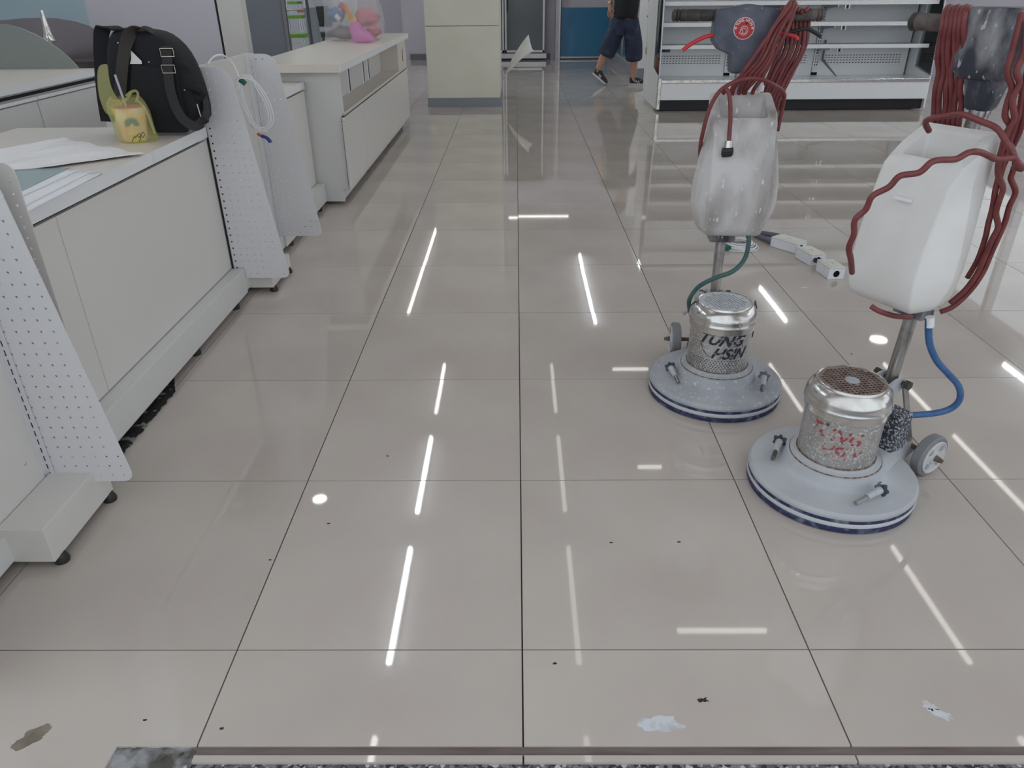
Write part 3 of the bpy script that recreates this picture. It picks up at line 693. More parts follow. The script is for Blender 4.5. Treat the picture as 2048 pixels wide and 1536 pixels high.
# ------------------------------------------------------------------ pegboard racks
def peg_outline(): return rounded([(-1.249, 0.093), (-1.006, 0.093), (-1.118, 0.952), (-1.249, 0.952)], [0, 0.032, 0.07, 0], 6)
def peg_holes(x0=-1.226, rows=34, xl=-1.249):
    hs = []
    for r in range(rows):
        z = 0.112+r*0.0292
        for c in range(10):
            x = xl+0.012+c*0.0292
            xr = -1.006-(z-0.093)*0.13-0.014 - (0.03 if z > 0.90 else 0)
            if x > xr or z > 0.935: continue
            hs.append([(x+(0.0042 if c == 0 else 0.0034)*math.cos(math.pi*k/3), z+(0.0042 if c == 0 else 0.0034)*math.sin(math.pi*k/3)) for k in range(6)])
    return hs
def peg_panel(y, parent, nm='side_panel'):
    return MB().plate(peg_outline(), peg_holes(), lambda u, v, w_: (u, y+w_, v), 0.003).build(nm, 'metal_white', parent)
def upright(y, parent, x=-1.236, dark=True):
    holes = [[(0.010, 0.11+k*0.025), (0.014, 0.11+k*0.025), (0.014, 0.126+k*0.025), (0.010, 0.126+k*0.025)] for k in range(33)]
    p_ = B((x-0.012, y-0.032, 0.085), (x+0.006, y, 0.955)).build('upright', 'metal_white', parent, bevel=0.001)
    MB().plate([(0.0, 0.085), (0.024, 0.085), (0.024, 0.955), (0.0, 0.955)], holes, lambda u, v, w_: (x+0.004+u, y-w_, v), 0.002).build('slot_strip', 'metal_white', p_)
    if dark: B((x+0.010, y+0.001, 0.10), (x+0.022, y+0.0022, 0.95)).build('slot_shade_strip', 'black_gap', p_)  # black strip standing in for the shade inside the slots
# near rack (its front side lies outside the picture)
ra = thing('pegboard_rack', (-1.17, 0.2, 0), 0, 'white pegboard shelf rack nearest the door', 'pegboard rack', 'white pegboard racks')
peg_panel(0.472, ra); upright(0.470, ra)
B((-1.240, -0.14, 0.10), (-1.224, 0.452, 0.95)).build('back_panel', 'metal_white_warm', ra)
B((-1.96, -0.14, 0.03), (-1.206, 0.54, 0.10)).build('kick', 'laminate_grey', ra)
B((-1.222, 0.243, 0.024), (-1.111, 0.532, 0.122)).build('base_block', 'metal_white_warm', ra, bevel=0.0015)
for y in (0.275, 0.515): MB().lathe([(0.017, 0), (0.019, 0.008), (0.012, 0.026)], 16, (-1.118, y, 0)).build('levelling_foot', 'black_plastic', ra, smooth=40)
MB().lathe([(0.004, 0), (0.003, 0.002)], 12, (-1.224, 0.405, 0.195), (1, 0, 0)).build('screw', 'chrome', ra)
peg_panel(-0.14, ra)
holes = [[(x+0.003*math.cos(math.pi*k/3), 0.20+r*0.025+0.003*math.sin(math.pi*k/3)) for k in range(6)] for r in range(27) for x in (-1.20, -1.175, -1.15, -1.125)]
MB().plate(rounded([(-1.236, 0.139), (-1.106, 0.139), (-1.106, 0.893), (-1.236, 0.893)], [0, 0, 0.03, 0]), holes, lambda u, v, w_: (u, 0.540+w_, v), 0.003).build('end_plate', 'metal_white_warm', ra)
B((-1.26, 0.474, 0.139), (-1.236, 0.545, 0.90)).build('rear_post', 'metal_white_warm', ra)
# far rack
rb = thing('pegboard_rack', (-1.17, 2.3, 0), 0, 'white pegboard shelf rack with a coiled white cable on it', 'pegboard rack', 'white pegboard racks')
peg_panel(1.985, rb); peg_panel(2.600, rb); upright(2.598, rb, -1.245, False)
B((-1.2475, 1.9885, 0.10), (-1.226, 1.992, 0.90)).build('hole_shade_strip', 'black_gap', rb)  # black strip standing in for shade behind the first hole column
B((-1.256, 1.981, 0.10), (-1.2495, 1.99, 0.70)).build('edge_shade_line', 'black_gap', rb)  # black strip drawn as the shadow line against the counter
B((-1.262, 1.99, 0.10), (-1.250, 2.60, 0.952)).build('back_panel', 'metal_white_warm', rb)
B((-1.96, 1.99, 0.03), (-1.215, 2.61, 0.10)).build('kick', 'laminate_grey', rb)
B((-1.222, 2.045, 0.024), (-1.111, 2.335, 0.088)).build('base_block', 'metal_white_warm', rb, bevel=0.0015)
for y in (2.07, 2.31): MB().lathe([(0.017, 0), (0.019, 0.008), (0.012, 0.026)], 16, (-1.118, y, 0)).build('levelling_foot', 'black_plastic', rb, smooth=40)

# coiled white cable hung over the rack's back panel
cc = thing('cable_coil', (-1.22, 2.32, 0.62), 0, 'white cable coil with green tie hanging on the pegboard rack', 'cable')
def zz(px, py, y=2.25): return at(px, py, y=y)
MB().tube([zz(415, 128, 2.1), zz(428, 113, 2.14), zz(447, 111, 2.2), zz(465, 127, 2.25), zz(476, 150), zz(480, 160)], 0.0038, 8, 6).build('lead', 'cable_white', cc, smooth=180)
for k, (dx, dy, yy) in enumerate(((1, 0, 2.25), (-9, -4, 2.27), (-4, 4, 2.235))):
    pts = [(481+dx, 158), (500, 155+dy), (520+dx, 175), (538+dx, 205), (546+dx, 235), (541+dx, 253), (528, 260+dy), (512+dx, 252), (500+dx, 232), (489+dx, 205), (483+dx, 178)]
    MB().tube([zz(a, b, yy) for a, b in pts], 0.0030, 8, 5, closed=True).build('loop', 'cable_white', cc, smooth=180)
MB().tube([zz(482, 160), zz(484, 190), zz(493, 222), zz(505, 250), zz(516, 268)], 0.0036, 8, 5).build('tail', 'cable_white', cc, smooth=180)
MB().tube([zz(478, 159), zz(484, 162), zz(491, 168)], 0.011, 10, 3).build('tie', 'tape_green', cc, smooth=60)
MB().tube([zz(515, 267), zz(519, 270), zz(524, 273)], 0.006, 8, 3).build('red_sleeve', 'tape_red', cc, smooth=60)
MB().tube([zz(523, 272), zz(532, 275), zz(539, 281), zz(541, 285)], lambda t: 0.007+0.002*t, 8, 3).build('blue_sleeve', 'tape_blue', cc, smooth=60)

# ------------------------------------------------------------------ white cabinet with open niche
cb = thing('storage_cabinet', (-1.3, 5.0, 0), 0, 'long white cabinet with an open niche over flush doors', 'cabinet')
CY0, CY1 = 3.555, 6.45
B((-1.55, CY0, 0.022), (-1.095, CY0+0.02, 0.10)).build('base_end', 'laminate_grey', cb)
B((-1.55, CY0, 0.10), (-1.055, CY0+0.02, 0.786)).build('end_panel', 'laminate_grey', cb, bevel=0.001)
B((-1.055, CY0, 0.55), (-1.043, CY0+0.02, 0.786)).build('end_edge', 'laminate', cb)
B((-1.55, CY1-0.02, 0.10), (-1.043, CY1, 0.786)).build('end_panel', 'laminate_grey', cb)
B((-1.55, CY0+0.02, 0.03), (-1.10, CY1, 0.10)).build('kick', 'laminate_grey', cb)
B((-1.55, CY0+0.02, 0.10), (-1.06, CY1-0.02, 0.535)).build('carcass', 'laminate_grey', cb)
B((-1.55, CY0+0.02, 0.535), (-1.043, CY1-0.02, 0.553)).build('niche_floor', 'laminate_top', cb)
B((-1.55, CY0+0.02, 0.553), (-1.20, CY1-0.02, 0.786)).build('niche_back', 'laminate_grey', cb)
for y in (4.50, 5.06, 5.28):
    B((-1.202, y, 0.56), (-1.198, y+0.075, 0.786)).build('cable_slot', 'black_gap', cb)
    B((-1.20, y-0.055, 0.553), (-1.188, y-0.01, 0.786)).build('slot_post', 'edge_white', cb)
fp = B((-1.20, 5.95, 0.553), (-1.043, CY1-0.02, 0.786)).build('switch_panel', 'laminate_top', cb, bevel=0.002)
B((-1.043, 6.22, 0.61), (-1.041, 6.24, 0.71)).build('key_slot', 'black_gap', fp)
for a, b in ((CY0-0.02, 4.125), (4.128, 5.145), (5.148, CY1)):
    d = B((-1.058, a+0.002, 0.105), (-1.040, b-0.002, 0.507)).build('door', 'laminate', cb, bevel=0.001)
    B((-1.052, a+0.004, 0.509), (-1.033, b-0.004, 0.530)).build('pull_rail', 'laminate', d, bevel=0.002)
    B((-1.055, a+0.006, 0.530), (-1.042, b-0.006, 0.5345)).build('pull_shade_line', 'black_gap', d)  # thin black strip painted as the dark line the rail casts
B((-1.056, CY0-0.021, 0.105), (-1.054, CY0-0.019, 0.53)).build('door_joint', 'black_gap', cb)
for y in (CY0+0.1, 4.5, 5.5, CY1-0.1):
    for x in (-1.13, -1.5): MB().cyl((x, y, 0), (x, y, 0.03), 0.017, seg=14).build('levelling_foot', 'black_plastic', cb)
worktop(3.46, 6.47, 'beige worktop of the cabinet under the plastic bag', 0.829, -1.562, -1.014, 0.043)

# ------------------------------------------------------------------ service counter behind, with sink screens
sc = thing('service_counter', (-2.9, 2.6, 0), 0, 'grey fronted service counter behind the sales counter', 'counter')
B((-3.4, 1.2, 0.08), (-2.53, 3.63, 0.758)).build('body', 'laminate_grey', sc)
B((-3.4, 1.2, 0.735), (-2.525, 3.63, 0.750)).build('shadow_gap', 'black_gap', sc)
ys = [1.2, 1.72, 2.34, 2.98, 3.63]
for a, b in zip(ys[:-1], ys[1:]):
    d = MB().box((-2.53, a+0.004, 0.12), (-2.508, b-0.004, 0.705)).build('door', 'laminate_grey', sc, bevel=0.002)
    B((-2.515, a+0.004, 0.712), (-2.500, b-0.004, 0.728)).build('pull_rail', 'edge_white', d)
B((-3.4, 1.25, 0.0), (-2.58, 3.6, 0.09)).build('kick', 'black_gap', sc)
worktop(1.2, 3.655, 'beige worktop of the service counter at far left', 0.80, -3.42, -2.49, 0.035)
def screen(px, y, m, name, label):
    pts = [at(a, b, y=y) for a, b in px]
    poly = [(q.x, q.z) for q in pts]
    o = MB().prism(poly, lambda u, v: (u, y, v), lambda u, v: (u, y+0.012, v)).build(name, m)
    return tag(o, label, 'splash screen')
screen([(-60, 60), (-20, 49), (10, 48), (40, 56), (70, 69), (95, 83), (118, 99), (138, 116), (150, 129), (157, 136.5), (-60, 137.5)], 3.63, 'splash_green', 'splash_screen', 'matt green-grey curved splash screen standing on the service worktop')
screen([(-60, 48), (0, 41), (40, 37), (80, 35.5), (115, 37), (150, 43), (175, 51), (200, 66), (225, 84), (245, 105), (258, 135), (258, 160), (-60, 160)], 4.5, 'stainless', 'steel_screen', 'brushed stainless curved splash screen behind the tap')
sk = thing('sink_unit', (-2.95, 4.1, 0), 0, 'stainless sink unit between the two splash screens', 'sink')
MB().box((-3.4, 3.66, 0.70), (-2.55, 3.72, 0.775)).box((-3.4, 4.40, 0.70), (-2.55, 4.49, 0.775)).box((-3.4, 3.72, 0.70), (-3.3, 4.40, 0.775)).box((-2.65, 3.72, 0.70), (-2.55, 4.40, 0.775)).build('rim', 'stainless', sk)
B((-3.3, 3.72, 0.55), (-2.65, 4.40, 0.56)).build('basin', 'stainless', sk)
B((-3.4, 3.66, 0.0), (-2.75, 4.49, 0.55)).build('cabinet', 'laminate_grey', sk)
tp = thing('water_tap', at(101, 78, y=4.15), 0, 'chrome tap spout standing over the sink', 'tap')
tp.location.z = 0.775
b0 = at(98, 80, y=4.15); b1 = at(95, 66, y=4.15); b2 = at(90, 48, y=4.15); b3 = at(83, 20, y=4.15)
MB().cyl((b0.x, 4.15, 0.775), b0, 0.012).build('shank', 'brass', tp)
MB().tube([b0, b0.lerp(b1, 0.3), b1, b2, b2.lerp(b3, 0.5), b3], lambda t: 0.030*(1-t)**1.5+0.010, 16).build('body', 'chrome', tp, smooth=60)
MB().lathe([(0.034, 0), (0.034, 0.008)], 20, b0-Vector((0, 0, 0.004))).build('flange', 'chrome', tp)

# ================================================================== FLOOR POLISHERS
def ring_pts(z, F0, F1, wb, wm, wf, zfun=None, r=0.009, seg=3):
    """rounded six-sided tank section; F runs from the pole towards the motor (local -y)"""
    Fm = F0*0.42+F1*0.58
    poly = rounded([(-wb, F0), (-wm, Fm), (-wf, F1), (wf, F1), (wm, Fm), (wb, F0)], [r, r*0.7, r, r, r*0.7, r], seg)
    return [(u, -v, z if zfun is None else zfun(v)) for u, v in poly]
def polisher(loc, hdeg, label, kind):
    """floor polisher; local +y points from the motor to the handle"""
    rz = math.radians(hdeg-90); t = thing('floor_polisher', (loc[0], loc[1], 0), rz, label, 'floor polisher', 'rotary floor polishers')
    MW = Matrix.Translation(t.location) @ Matrix.Rotation(rz, 4, 'Z')
    def bl(mb, nm, m, parent=t, **k): return mb.build(nm, m, parent, world=False, **k)
    one = kind == 1
    deck_m = 'cast_grey' if one else 'cast_grey_clean'
    # disc: brush, two bumper rings, dished deck
    bl(MB().lathe([(0.205, 0.0), (0.2165, 0.003), (0.2180, 0.014), (0.2170, 0.018), (0.20, 0.019)], 72), 'brush_ring', 'bristle_blue', smooth=50)
    bl(MB().lathe([(0.20, 0.0185), (0.2165, 0.0185), (0.2190, 0.023), (0.2175, 0.0315), (0.20, 0.032)], 72), 'bumper_ring', 'bumper_grey', smooth=50)
    bl(MB().lathe([(0.20, 0.0315), (0.2165, 0.0318), (0.2170, 0.041), (0.20, 0.042)], 72), 'bumper_band', 'bristle_blue', smooth=50)
    bl(MB().lathe([(0.19, 0.0405), (0.216, 0.0405), (0.2185, 0.046), (0.2175, 0.053), (0.212, 0.059), (0.200, 0.0605), (0.170, 0.064), (0.142, 0.068), (0.134, 0.073),
                   (0.129, 0.085 if one else 0.082), (0.124, 0.100), (0.116, 0.103), (0.10, 0.103)], 72), 'deck', deck_m, smooth=35)
    # casting that carries the wheels
    rs = []
    for s_ in range(9):
        k = s_/8; y = 0.06+0.225*k; hw = 0.066*(1-k)**1.3+0.046; zt = 0.098-0.012*k; zb = 0.045
        rs.append([(-hw*1.15, y, zb), (-hw, y, zt-0.022), (-hw*0.72, y, zt), (hw*0.72, y, zt), (hw, y, zt-0.022), (hw*1.15, y, zb)])
    bl(MB().rings(rs), 'rear_casting', deck_m, smooth=60)
    bl(MB().lathe([(0.100, 0.103), (0.1165, 0.103), (0.1155, 0.107), (0.106, 0.109), (0.105, 0.114), (0.098, 0.116)], 64), 'motor_ring', deck_m, smooth=30)
    for r_, z_ in ((0.1172, 0.1035), (0.1012, 0.1155)): bl(MB().lathe([(r_-0.002, z_-0.0025), (r_+0.001, z_-0.001), (r_, z_+0.0018), (r_-0.003, z_+0.0012)], 64), 'rust_line', 'rust_band', smooth=60)
    # motor housing
    R = 0.0985
    if one:
        cols = 64; holes = []
        for r in range(6):
            for c in range(cols):
                a = (c+0.5*(r % 2)+0.25)/cols; z = 0.1225+r*0.0072
                if a < 0.995: holes.append([(a+0.0030*math.cos(math.pi*k/3), z+0.0021*math.sin(math.pi*k/3)) for k in range(6)])
        outl = [(k/96, 0.114) for k in range(97)]+[(k/96, 0.166) for k in reversed(range(97))]
        bl(MB().plate(outl, holes, lambda u, v, w_: ((R-0.0015+w_)*math.sin(2*math.pi*u), (R-0.0015+w_)*math.cos(2*math.pi*u), v), 0.0015), 'perforated_band', 'chrome_dirty', smooth=30)
        bl(MB().lathe([(R-0.008, 0.112), (R-0.008, 0.17)], 40), 'motor_core', 'black_gap', smooth=60)
        bl(MB().lathe([(R-0.006, 0.165), (R, 0.165), (R, 0.262), (R-0.004, 0.264)], 64), 'motor_housing', 'chrome_dirty', smooth=30)
    else:
        bl(MB().lathe([(R-0.004, 0.112), (R, 0.113), (R, 0.262), (R-0.004, 0.264)], 64), 'motor_housing', 'chrome_dirty', smooth=30)
    bl(MB().lathe([(0.098, 0.248), (0.1045, 0.250), (0.1055, 0.268), (0.1085, 0.271), (0.1085, 0.276), (0.1065, 0.279), (0.1075, 0.288), (0.1050, 0.300), (0.0995, 0.310),
                   (0.0925, 0.3185), (0.0880, 0.3225), (0.0865, 0.3225), (0.0855, 0.327), (0.0835, 0.329), (0.0815, 0.327)], 64, cap0=False, cap1=False), 'motor_cap', 'chrome', smooth=40)
    # top grille: real slots
    holes = []; rg = 0.0805; n = 15; st = 2*rg/n
    for i in range(n):
        for j in range(n):
            u0, v0 = -rg+i*st, -rg+j*st; cu, cv = u0+st/2, v0+st/2
            ok = math.hypot(abs(cu)+st*.45, abs(cv)+st*.45) < (0.070 if one else 0.079)
            if one and abs(cu) < 0.020 and abs(cv) < 0.014: ok = False
            if not one and math.hypot(cu/0.022, cv/0.014) < 1: ok = False
            if ok:
                q = 0.20 if one else 0.13
                holes.append([(u0+st*q, v0+st*.1), (u0+st*(1-q), v0+st*.1), (u0+st*(1-q), v0+st*.9), (u0+st*q, v0+st*.9)])
    ga = math.radians(25 if one else -20); cga, sga = math.cos(ga), math.sin(ga)
    bl(MB().plate([(0.0825*math.cos(2*math.pi*k/56), 0.0825*math.sin(2*math.pi*k/56)) for k in range(56)], holes, lambda u, v, w_: (u*cga-v*sga, u*sga+v*cga, 0.3235+w_), 0.0035), 'grille', 'bumper_grey' if one else 'grille_rust')
    bl(MB().lathe([(0.0805, 0.3175), (0.0805, 0.3185)], 40), 'fan_shade_plate', 'black_gap')  # black plate standing in for the shade under the grille
    if one: bl(MB().box((-0.018, -0.011, 0.327), (0.018, 0.011, 0.3285)), 'badge', 'cast_grey')
    else: bl(MB().lathe([(0.018, 0.326), (0.017, 0.329), (0.012, 0.330)], 32), 'badge', 'cast_grey', smooth=40)
    # wheels on an axle
    ya, za = 0.277, 0.062
    bl(MB().cyl((-0.128, ya, za), (0.128, ya, za), 0.007, seg=12), 'axle', 'rust')
    for s_ in (-1, 1):
        wl = bl(MB().lathe([(0.040, -0.013), (0.057, -0.015), (0.062, -0.011), (0.062, 0.011), (0.057, 0.015), (0.040, 0.013)], 40, (s_*0.100, ya, za), (1, 0, 0)), 'wheel', 'tyre_grey', smooth=40)
        bl(MB().lathe([(0.012, 0.0), (0.049, 0.0), (0.050, 0.004), (0.046, 0.006), (0.044, 0.002), (0.020, 0.002), (0.018, 0.006), (0.011, 0.006)], 40, (s_*0.114, ya, za), (s_, 0, 0)), 'hub', 'wheel_hub', wl, smooth=40)
        for k in range(4):
            a = math.pi/4+k*math.pi/2
            bl(MB().lathe([(0.009, 0), (0.009, 0.0035)], 14, (s_*0.114, ya+0.032*math.cos(a), za+0.032*math.sin(a)), (s_, 0, 0)), 'hub_recess', 'wheel_hub_dark', wl)
        bl(MB().cyl((s_*0.118, ya, za), (s_*0.140, ya, za), 0.010, 0.006, seg=8), 'axle_nut', 'rust', wl)
        # flat strut from the pole bracket down to the axle
        bl(MB().bar((s_*0.034, 0.176, 0.290), (s_*0.040, ya-0.005, 0.075), 0.018, 0.005, (0, 1, 0.3)), 'strut', 'steel_pole')
        bl(MB().prism(rounded([(0.105, 0.235), (0.178, 0.262), (0.188, 0.300), (0.150, 0.300), (0.10, 0.28)], 0.012), lambda u, v: (s_*0.022, u, v), lambda u, v: (s_*0.029, u, v)), 'bracket_ear', deck_m)
    bl(MB().cyl((-0.045, 0.174, 0.286), (0.045, 0.174, 0.286), 0.006, seg=10).lathe([(0.013, 0), (0.013, 0.012)], 6, (0.040, 0.174, 0.286), (1, 0, 0)), 'pivot_bolt', 'steel_dark')
    bl(MB().lathe([(0.012, 0), (0.012, 0.012)], 6, (-0.052, 0.174, 0.286), (1, 0, 0)), 'bolt_head', 'steel_dark')
    # pole
    P0 = Vector((0, 0.166, 0.245)); P1 = Vector((0, 0.226, 1.06))
    def pole(z): return P0.lerp(P1, (z-P0.z)/(P1.z-P0.z))
    bl(MB().cyl(P0, pole(1.03), 0.0165, seg=24), 'pole', 'steel_pole', smooth=40)
    bl(MB().obox(pole(0.482), ((1, 0, 0), (0, 1, 0), (0, 0, 1)), (0.042, 0.026, 0.012)), 'pole_clamp', 'paint_black_dusty', bevel=0.006)
    # water tank
    yb = pole(0.7).y-0.018   # tank back face
    spec = [(0.526, 0.03, 0.118, 0.062, 0.068, 0.062), (0.529, 0.024, 0.138, 0.074, 0.084, 0.076), (0.538, 0.014, 0.152, 0.084, 0.098, 0.084), (0.558, 0.006, 0.164, 0.090, 0.112, 0.086), (0.597, 0.002, 0.172, 0.094, 0.127, 0.087), (0.63, 0.0, 0.174, 0.095, 0.132, 0.087),
            (0.69, 0.0, 0.168, 0.095, 0.130, 0.087), (0.76, 0.0, 0.155, 0.093, 0.119, 0.088), (0.83, 0.0, 0.138, 0.091, 0.104, 0.089)]
    rs = [ring_pts(*s_) for s_ in spec]
    zf = lambda F: 0.938-F*0.62
    rs.append(ring_pts(0, 0.0, 0.124, 0.092, 0.100, 0.094, lambda F: zf(F)-0.010))
    rs.append(ring_pts(0, 0.006, 0.118, 0.087, 0.094, 0.089, lambda F: zf(F)+0.0))
    rs.append(ring_pts(0, 0.020, 0.102, 0.068, 0.070, 0.068, lambda F: zf(F)+0.0, r=0.010))
    rs.append(ring_pts(0, 0.023, 0.099, 0.065, 0.067, 0.065, lambda F: zf(F)-0.006, r=0.010))
    rs.append(ring_pts(0, 0.023, 0.099, 0.064, 0.066, 0.064, lambda F: 0.74, r=0.010))
    rs = [[(p[0], yb+p[1], p[2]) for p in r] for r in rs]
    tank = bl(MB().rings(rs), 'water_tank', 'tank_dirty' if one else 'tank_white', smooth=38)
    if one:
        bl(MB().lathe([(0.011, 0), (0.011, 0.016), (0.008, 0.020)], 16, (0.060, yb+0.012, 0.935)), 'cap', 'box_white', tank, smooth=40)
    else:
        bl(MB().lathe([(0.012, 0), (0.012, 0.006)], 20, (-0.005, yb-0.085, 0.74)), 'drain_ring', 'black_plastic', tank)
        bl(MB().obox((0.0, yb-0.158, 0.79), ((1, 0, 0), (0, 0.25, 1), (0, 1, -0.25)), (0.021, 0.0035, 0.003)), 'level_mark', 'edge_white', tank)
    # handle head
    hb = pole(1.06).y
    if one:
        out = rounded([(-0.098, 1.157), (0.0, 1.172), (0.098, 1.157), (0.098, 1.075), (0.078, 1.050), (0.040, 1.035), (0.034, 0.985), (-0.034, 0.985), (-0.040, 1.035), (-0.078, 1.050), (-0.098, 1.075)],
                      [0.016, 0.05, 0.016, 0.012, 0.02, 0.012, 0.005, 0.005, 0.012, 0.02, 0.012], 4)
        head = bl(MB().prism(out, lambda u, v: (u, hb-0.034, v), lambda u, v: (u, hb+0.03, v)), 'handle_head', 'paint_blue_black', bevel=0.006, smooth=30)
    else:
        rs = []
        for z, wx, wy in ((1.032, 0.050, 0.034), (1.036, 0.064, 0.044), (1.050, 0.076, 0.050), (1.10, 0.084, 0.054), (1.155, 0.092, 0.056), (1.172, 0.094, 0.056), (1.177, 0.088, 0.050)):
            rs.append([(wx*math.copysign(abs(math.cos(a))**0.6, math.cos(a)), hb+wy*math.copysign(abs(math.sin(a))**0.6, math.sin(a)), z) for a in [2*math.pi*k/32 for k in range(32)]])
        head = bl(MB().rings(rs), 'handle_head', 'paint_black_dusty', smooth=45)
        rs = [[(x_*math.copysign(abs(math.cos(a))**0.6, math.cos(a)), hb+y_*math.copysign(abs(math.sin(a))**0.6, math.sin(a)), z) for a in [2*math.pi*k/24 for k in range(24)]] for z, x_, y_ in ((0.968, 0.024, 0.022), (0.975, 0.030, 0.028), (1.015, 0.038, 0.032), (1.034, 0.048, 0.036))]
        bl(MB().rings(rs), 'neck', 'paint_black_dusty', head, smooth=45)
    zg = 1.142
    for s_ in (-1, 1):
        gm = ('black_rubber' if s_ < 0 else 'grip_grey') if one else 'grip_grey'
        g = bl(MB().lathe([(0.010, 0.085), (0.0165, 0.090), (0.0165, 0.100), (0.014, 0.102), (0.0160, 0.104), (0.0165, 0.135), (0.0150, 0.137), (0.0165, 0.139), (0.0165, 0.175), (0.0150, 0.177), (0.0165, 0.179), (0.0165, 0.196),
                          (0.0135, 0.199), (0.0180, 0.202), (0.0180, 0.206), (0.014, 0.208), (0.0175, 0.211), (0.016, 0.218), (0.010, 0.221)] if one else
                         [(0.010, 0.085), (0.0185, 0.090), (0.0190, 0.196), (0.0200, 0.198), (0.0195, 0.214), (0.014, 0.218)], 24, (0, hb, zg), (s_, 0, 0)), 'grip', gm, smooth=35)
        if not one: bl(MB().lathe([(0.0203, 0.199), (0.0203, 0.213), (0.015, 0.2185)], 24, (0, hb, zg), (s_, 0, 0)), 'grip_end', 'black_rubber', g, smooth=40)
        lv = [(s_*0.085, hb-0.02, 1.090), (s_*0.120, hb-0.03, 1.086), (s_*0.160, hb-0.036, 1.068), (s_*0.185, hb-0.04, 1.050)]
        if not (one and s_ > 0):
            if not one: lv = [(s_*0.07, hb-0.0, 1.085), (s_*0.105, hb-0.01, 1.078), (s_*0.128, hb-0.012, 1.066)]
            bl(MB().tube(lv, 0.0062, 8, 5), 'trigger', 'lever_red', smooth=60)
    return t, MW, tank, head, bl, pole, hb

# ---- machine standing further back
t1, W1, tank1, head1, b1_, pole1, hb1 = polisher((0.660, 1.117), 86.0, 'floor polisher with dusty tank, green hose and red round sticker', 1)
def to(W): 
    I = W.inverted(); return lambda p: I @ Vector(p)
L1 = to(W1)
def p1(px, py, y): return L1(at(px, py, y=y))
# lettering round the motor
def wrap_text(body, size, z, ang, R, m, parent, bl, nm, shear=0.35, bold=0.0, tilt=0.0):
    vs, fs = text_mesh(body, size, shear, bold)
    out = []
    for x, y in vs:
        a = ang+x/R; zz_ = z+y+x*tilt
        out.append((R*math.sin(a), -R*math.cos(a), zz_))
    return bl(MB().add(out, fs), nm, m, parent, fix=False)
hs1 = [c for c in t1.children if c.name.startswith('motor_housing')][0]
wrap_text('TUNG', 0.052, 0.214, -0.20, 0.0990, 'letter_dark', hs1, b1_, 'lettering', 0.5, 0.0018, -0.03)
wrap_text('HSIN', 0.050, 0.168, 0.10, 0.0992, 'letter_dark', hs1, b1_, 'lettering', 0.5, 0.0018, 0.0)
def arc_line(a0, a1, z0, z1, bulge, R=0.0990):
    pts = []
    for k in range(15):
        s_ = k/14; a = a0+(a1-a0)*s_; z = z0+(z1-z0)*s_+bulge*math.sin(math.pi*s_); pts.append((R*math.sin(a), -R*math.cos(a), z))
    return pts
b1_(MB().tube(arc_line(0.20, 0.62, 0.250, 0.205, 0.016), 0.0009, 6), 'logo_line', 'letter_dark', hs1)
b1_(MB().tube(arc_line(-0.85, -0.45, 0.215, 0.172, -0.012), 0.0009, 6), 'logo_line', 'letter_dark', hs1)
# hose
b1_(MB().tube([p1(1497, 462, 1.16), p1(1497, 490, 1.15), p1(1488, 520, 1.14), p1(1465, 543, 1.12), p1(1430, 556, 1.12), p1(1398, 573, 1.14), p1(1380, 596, 1.17), p1(1378, 612, 1.19), p1(1382, 628, 1.20)], 0.0072, 10, 6), 'hose', 'hose_green', smooth=180)
b1_(MB().cyl(p1(1497, 460, 1.16), p1(1497, 474, 1.16), 0.0085, seg=12), 'hose_stub', 'rust')
b1_(MB().tube([p1(1386, 618, 1.22), p1(1374, 622, 1.22), p1(1366, 628, 1.22)], 0.006, 8, 3), 'valve', 'cast_grey', smooth=60)
b1_(MB().prism(rounded([(-0.012, 0.195), (0.02, 0.20), (0.02, 0.295), (0.006, 0.308), (-0.02, 0.308)], 0.006), lambda u, v: (0.104+u*0.2, 0.03-0.022, v), lambda u, v: (0.112+u*0.2, 0.03+0.03, v)), 'switch_cover', 'black_plastic', bevel=0.003)
b1_(MB().box((-0.075, 0.075, 0.22), (-0.045, 0.135, 0.312)), 'hose_bracket', 'cast_grey', bevel=0.01)
# round sticker: white rim, red field, curved lettering, white claw strokes
hy = hb1-0.0345
sx0, sz0, sr = -0.013, 1.108, 0.030
st = b1_(MB().lathe([(sr, 0), (sr, 0.0006)], 48, (sx0, hy, sz0), (0, -1, 0)), 'sticker', 'sticker_white')
b1_(MB().lathe([(sr*0.93, 0), (sr*0.93, 0.0005)], 48, (sx0, hy-0.0006, sz0), (0, -1, 0)), 'sticker_field', 'sticker_red', st)
for k, ch in enumerate('TUNG HSIN'):
    if ch == ' ': continue
    a = math.radians(62-k*15.5); vs, fs = text_mesh(ch, 0.0098, 0, 0.0004)
    ca, sa = math.cos(a), math.sin(a)
    # letter baseline on the circle, upright outwards
    cx_, cz_ = sx0-math.sin(a)*sr*0.64, sz0+math.cos(a)*sr*0.64
    b1_(MB().add([(cx_+x*ca-y*sa, hy-0.0014, cz_+x*sa+y*ca) for x, y in vs], fs), 'sticker_letter', 'sticker_white', st, fix=False)
for pts in ([(-0.010, -0.004), (-0.006, 0.006), (0.004, 0.008), (0.010, 0.004)], [(-0.012, -0.012), (-0.008, -0.002), (0.0, 0.003), (0.006, 0.0)], [(-0.006, -0.014), (0.0, -0.016), (0.008, -0.012), (0.012, -0.004), (0.010, 0.004)],
            [(-0.002, -0.010), (0.003, -0.012), (0.007, -0.007), (0.006, 0.0)], [(-0.009, -0.010), (-0.005, -0.013), (-0.003, -0.006), (-0.006, 0.0)]):
    b1_(MB().tube([(sx0+x, hy-0.0012, sz0-0.002+z) for x, z in pts], 0.0010, 6, 5), 'sticker_stroke', 'sticker_white', st)
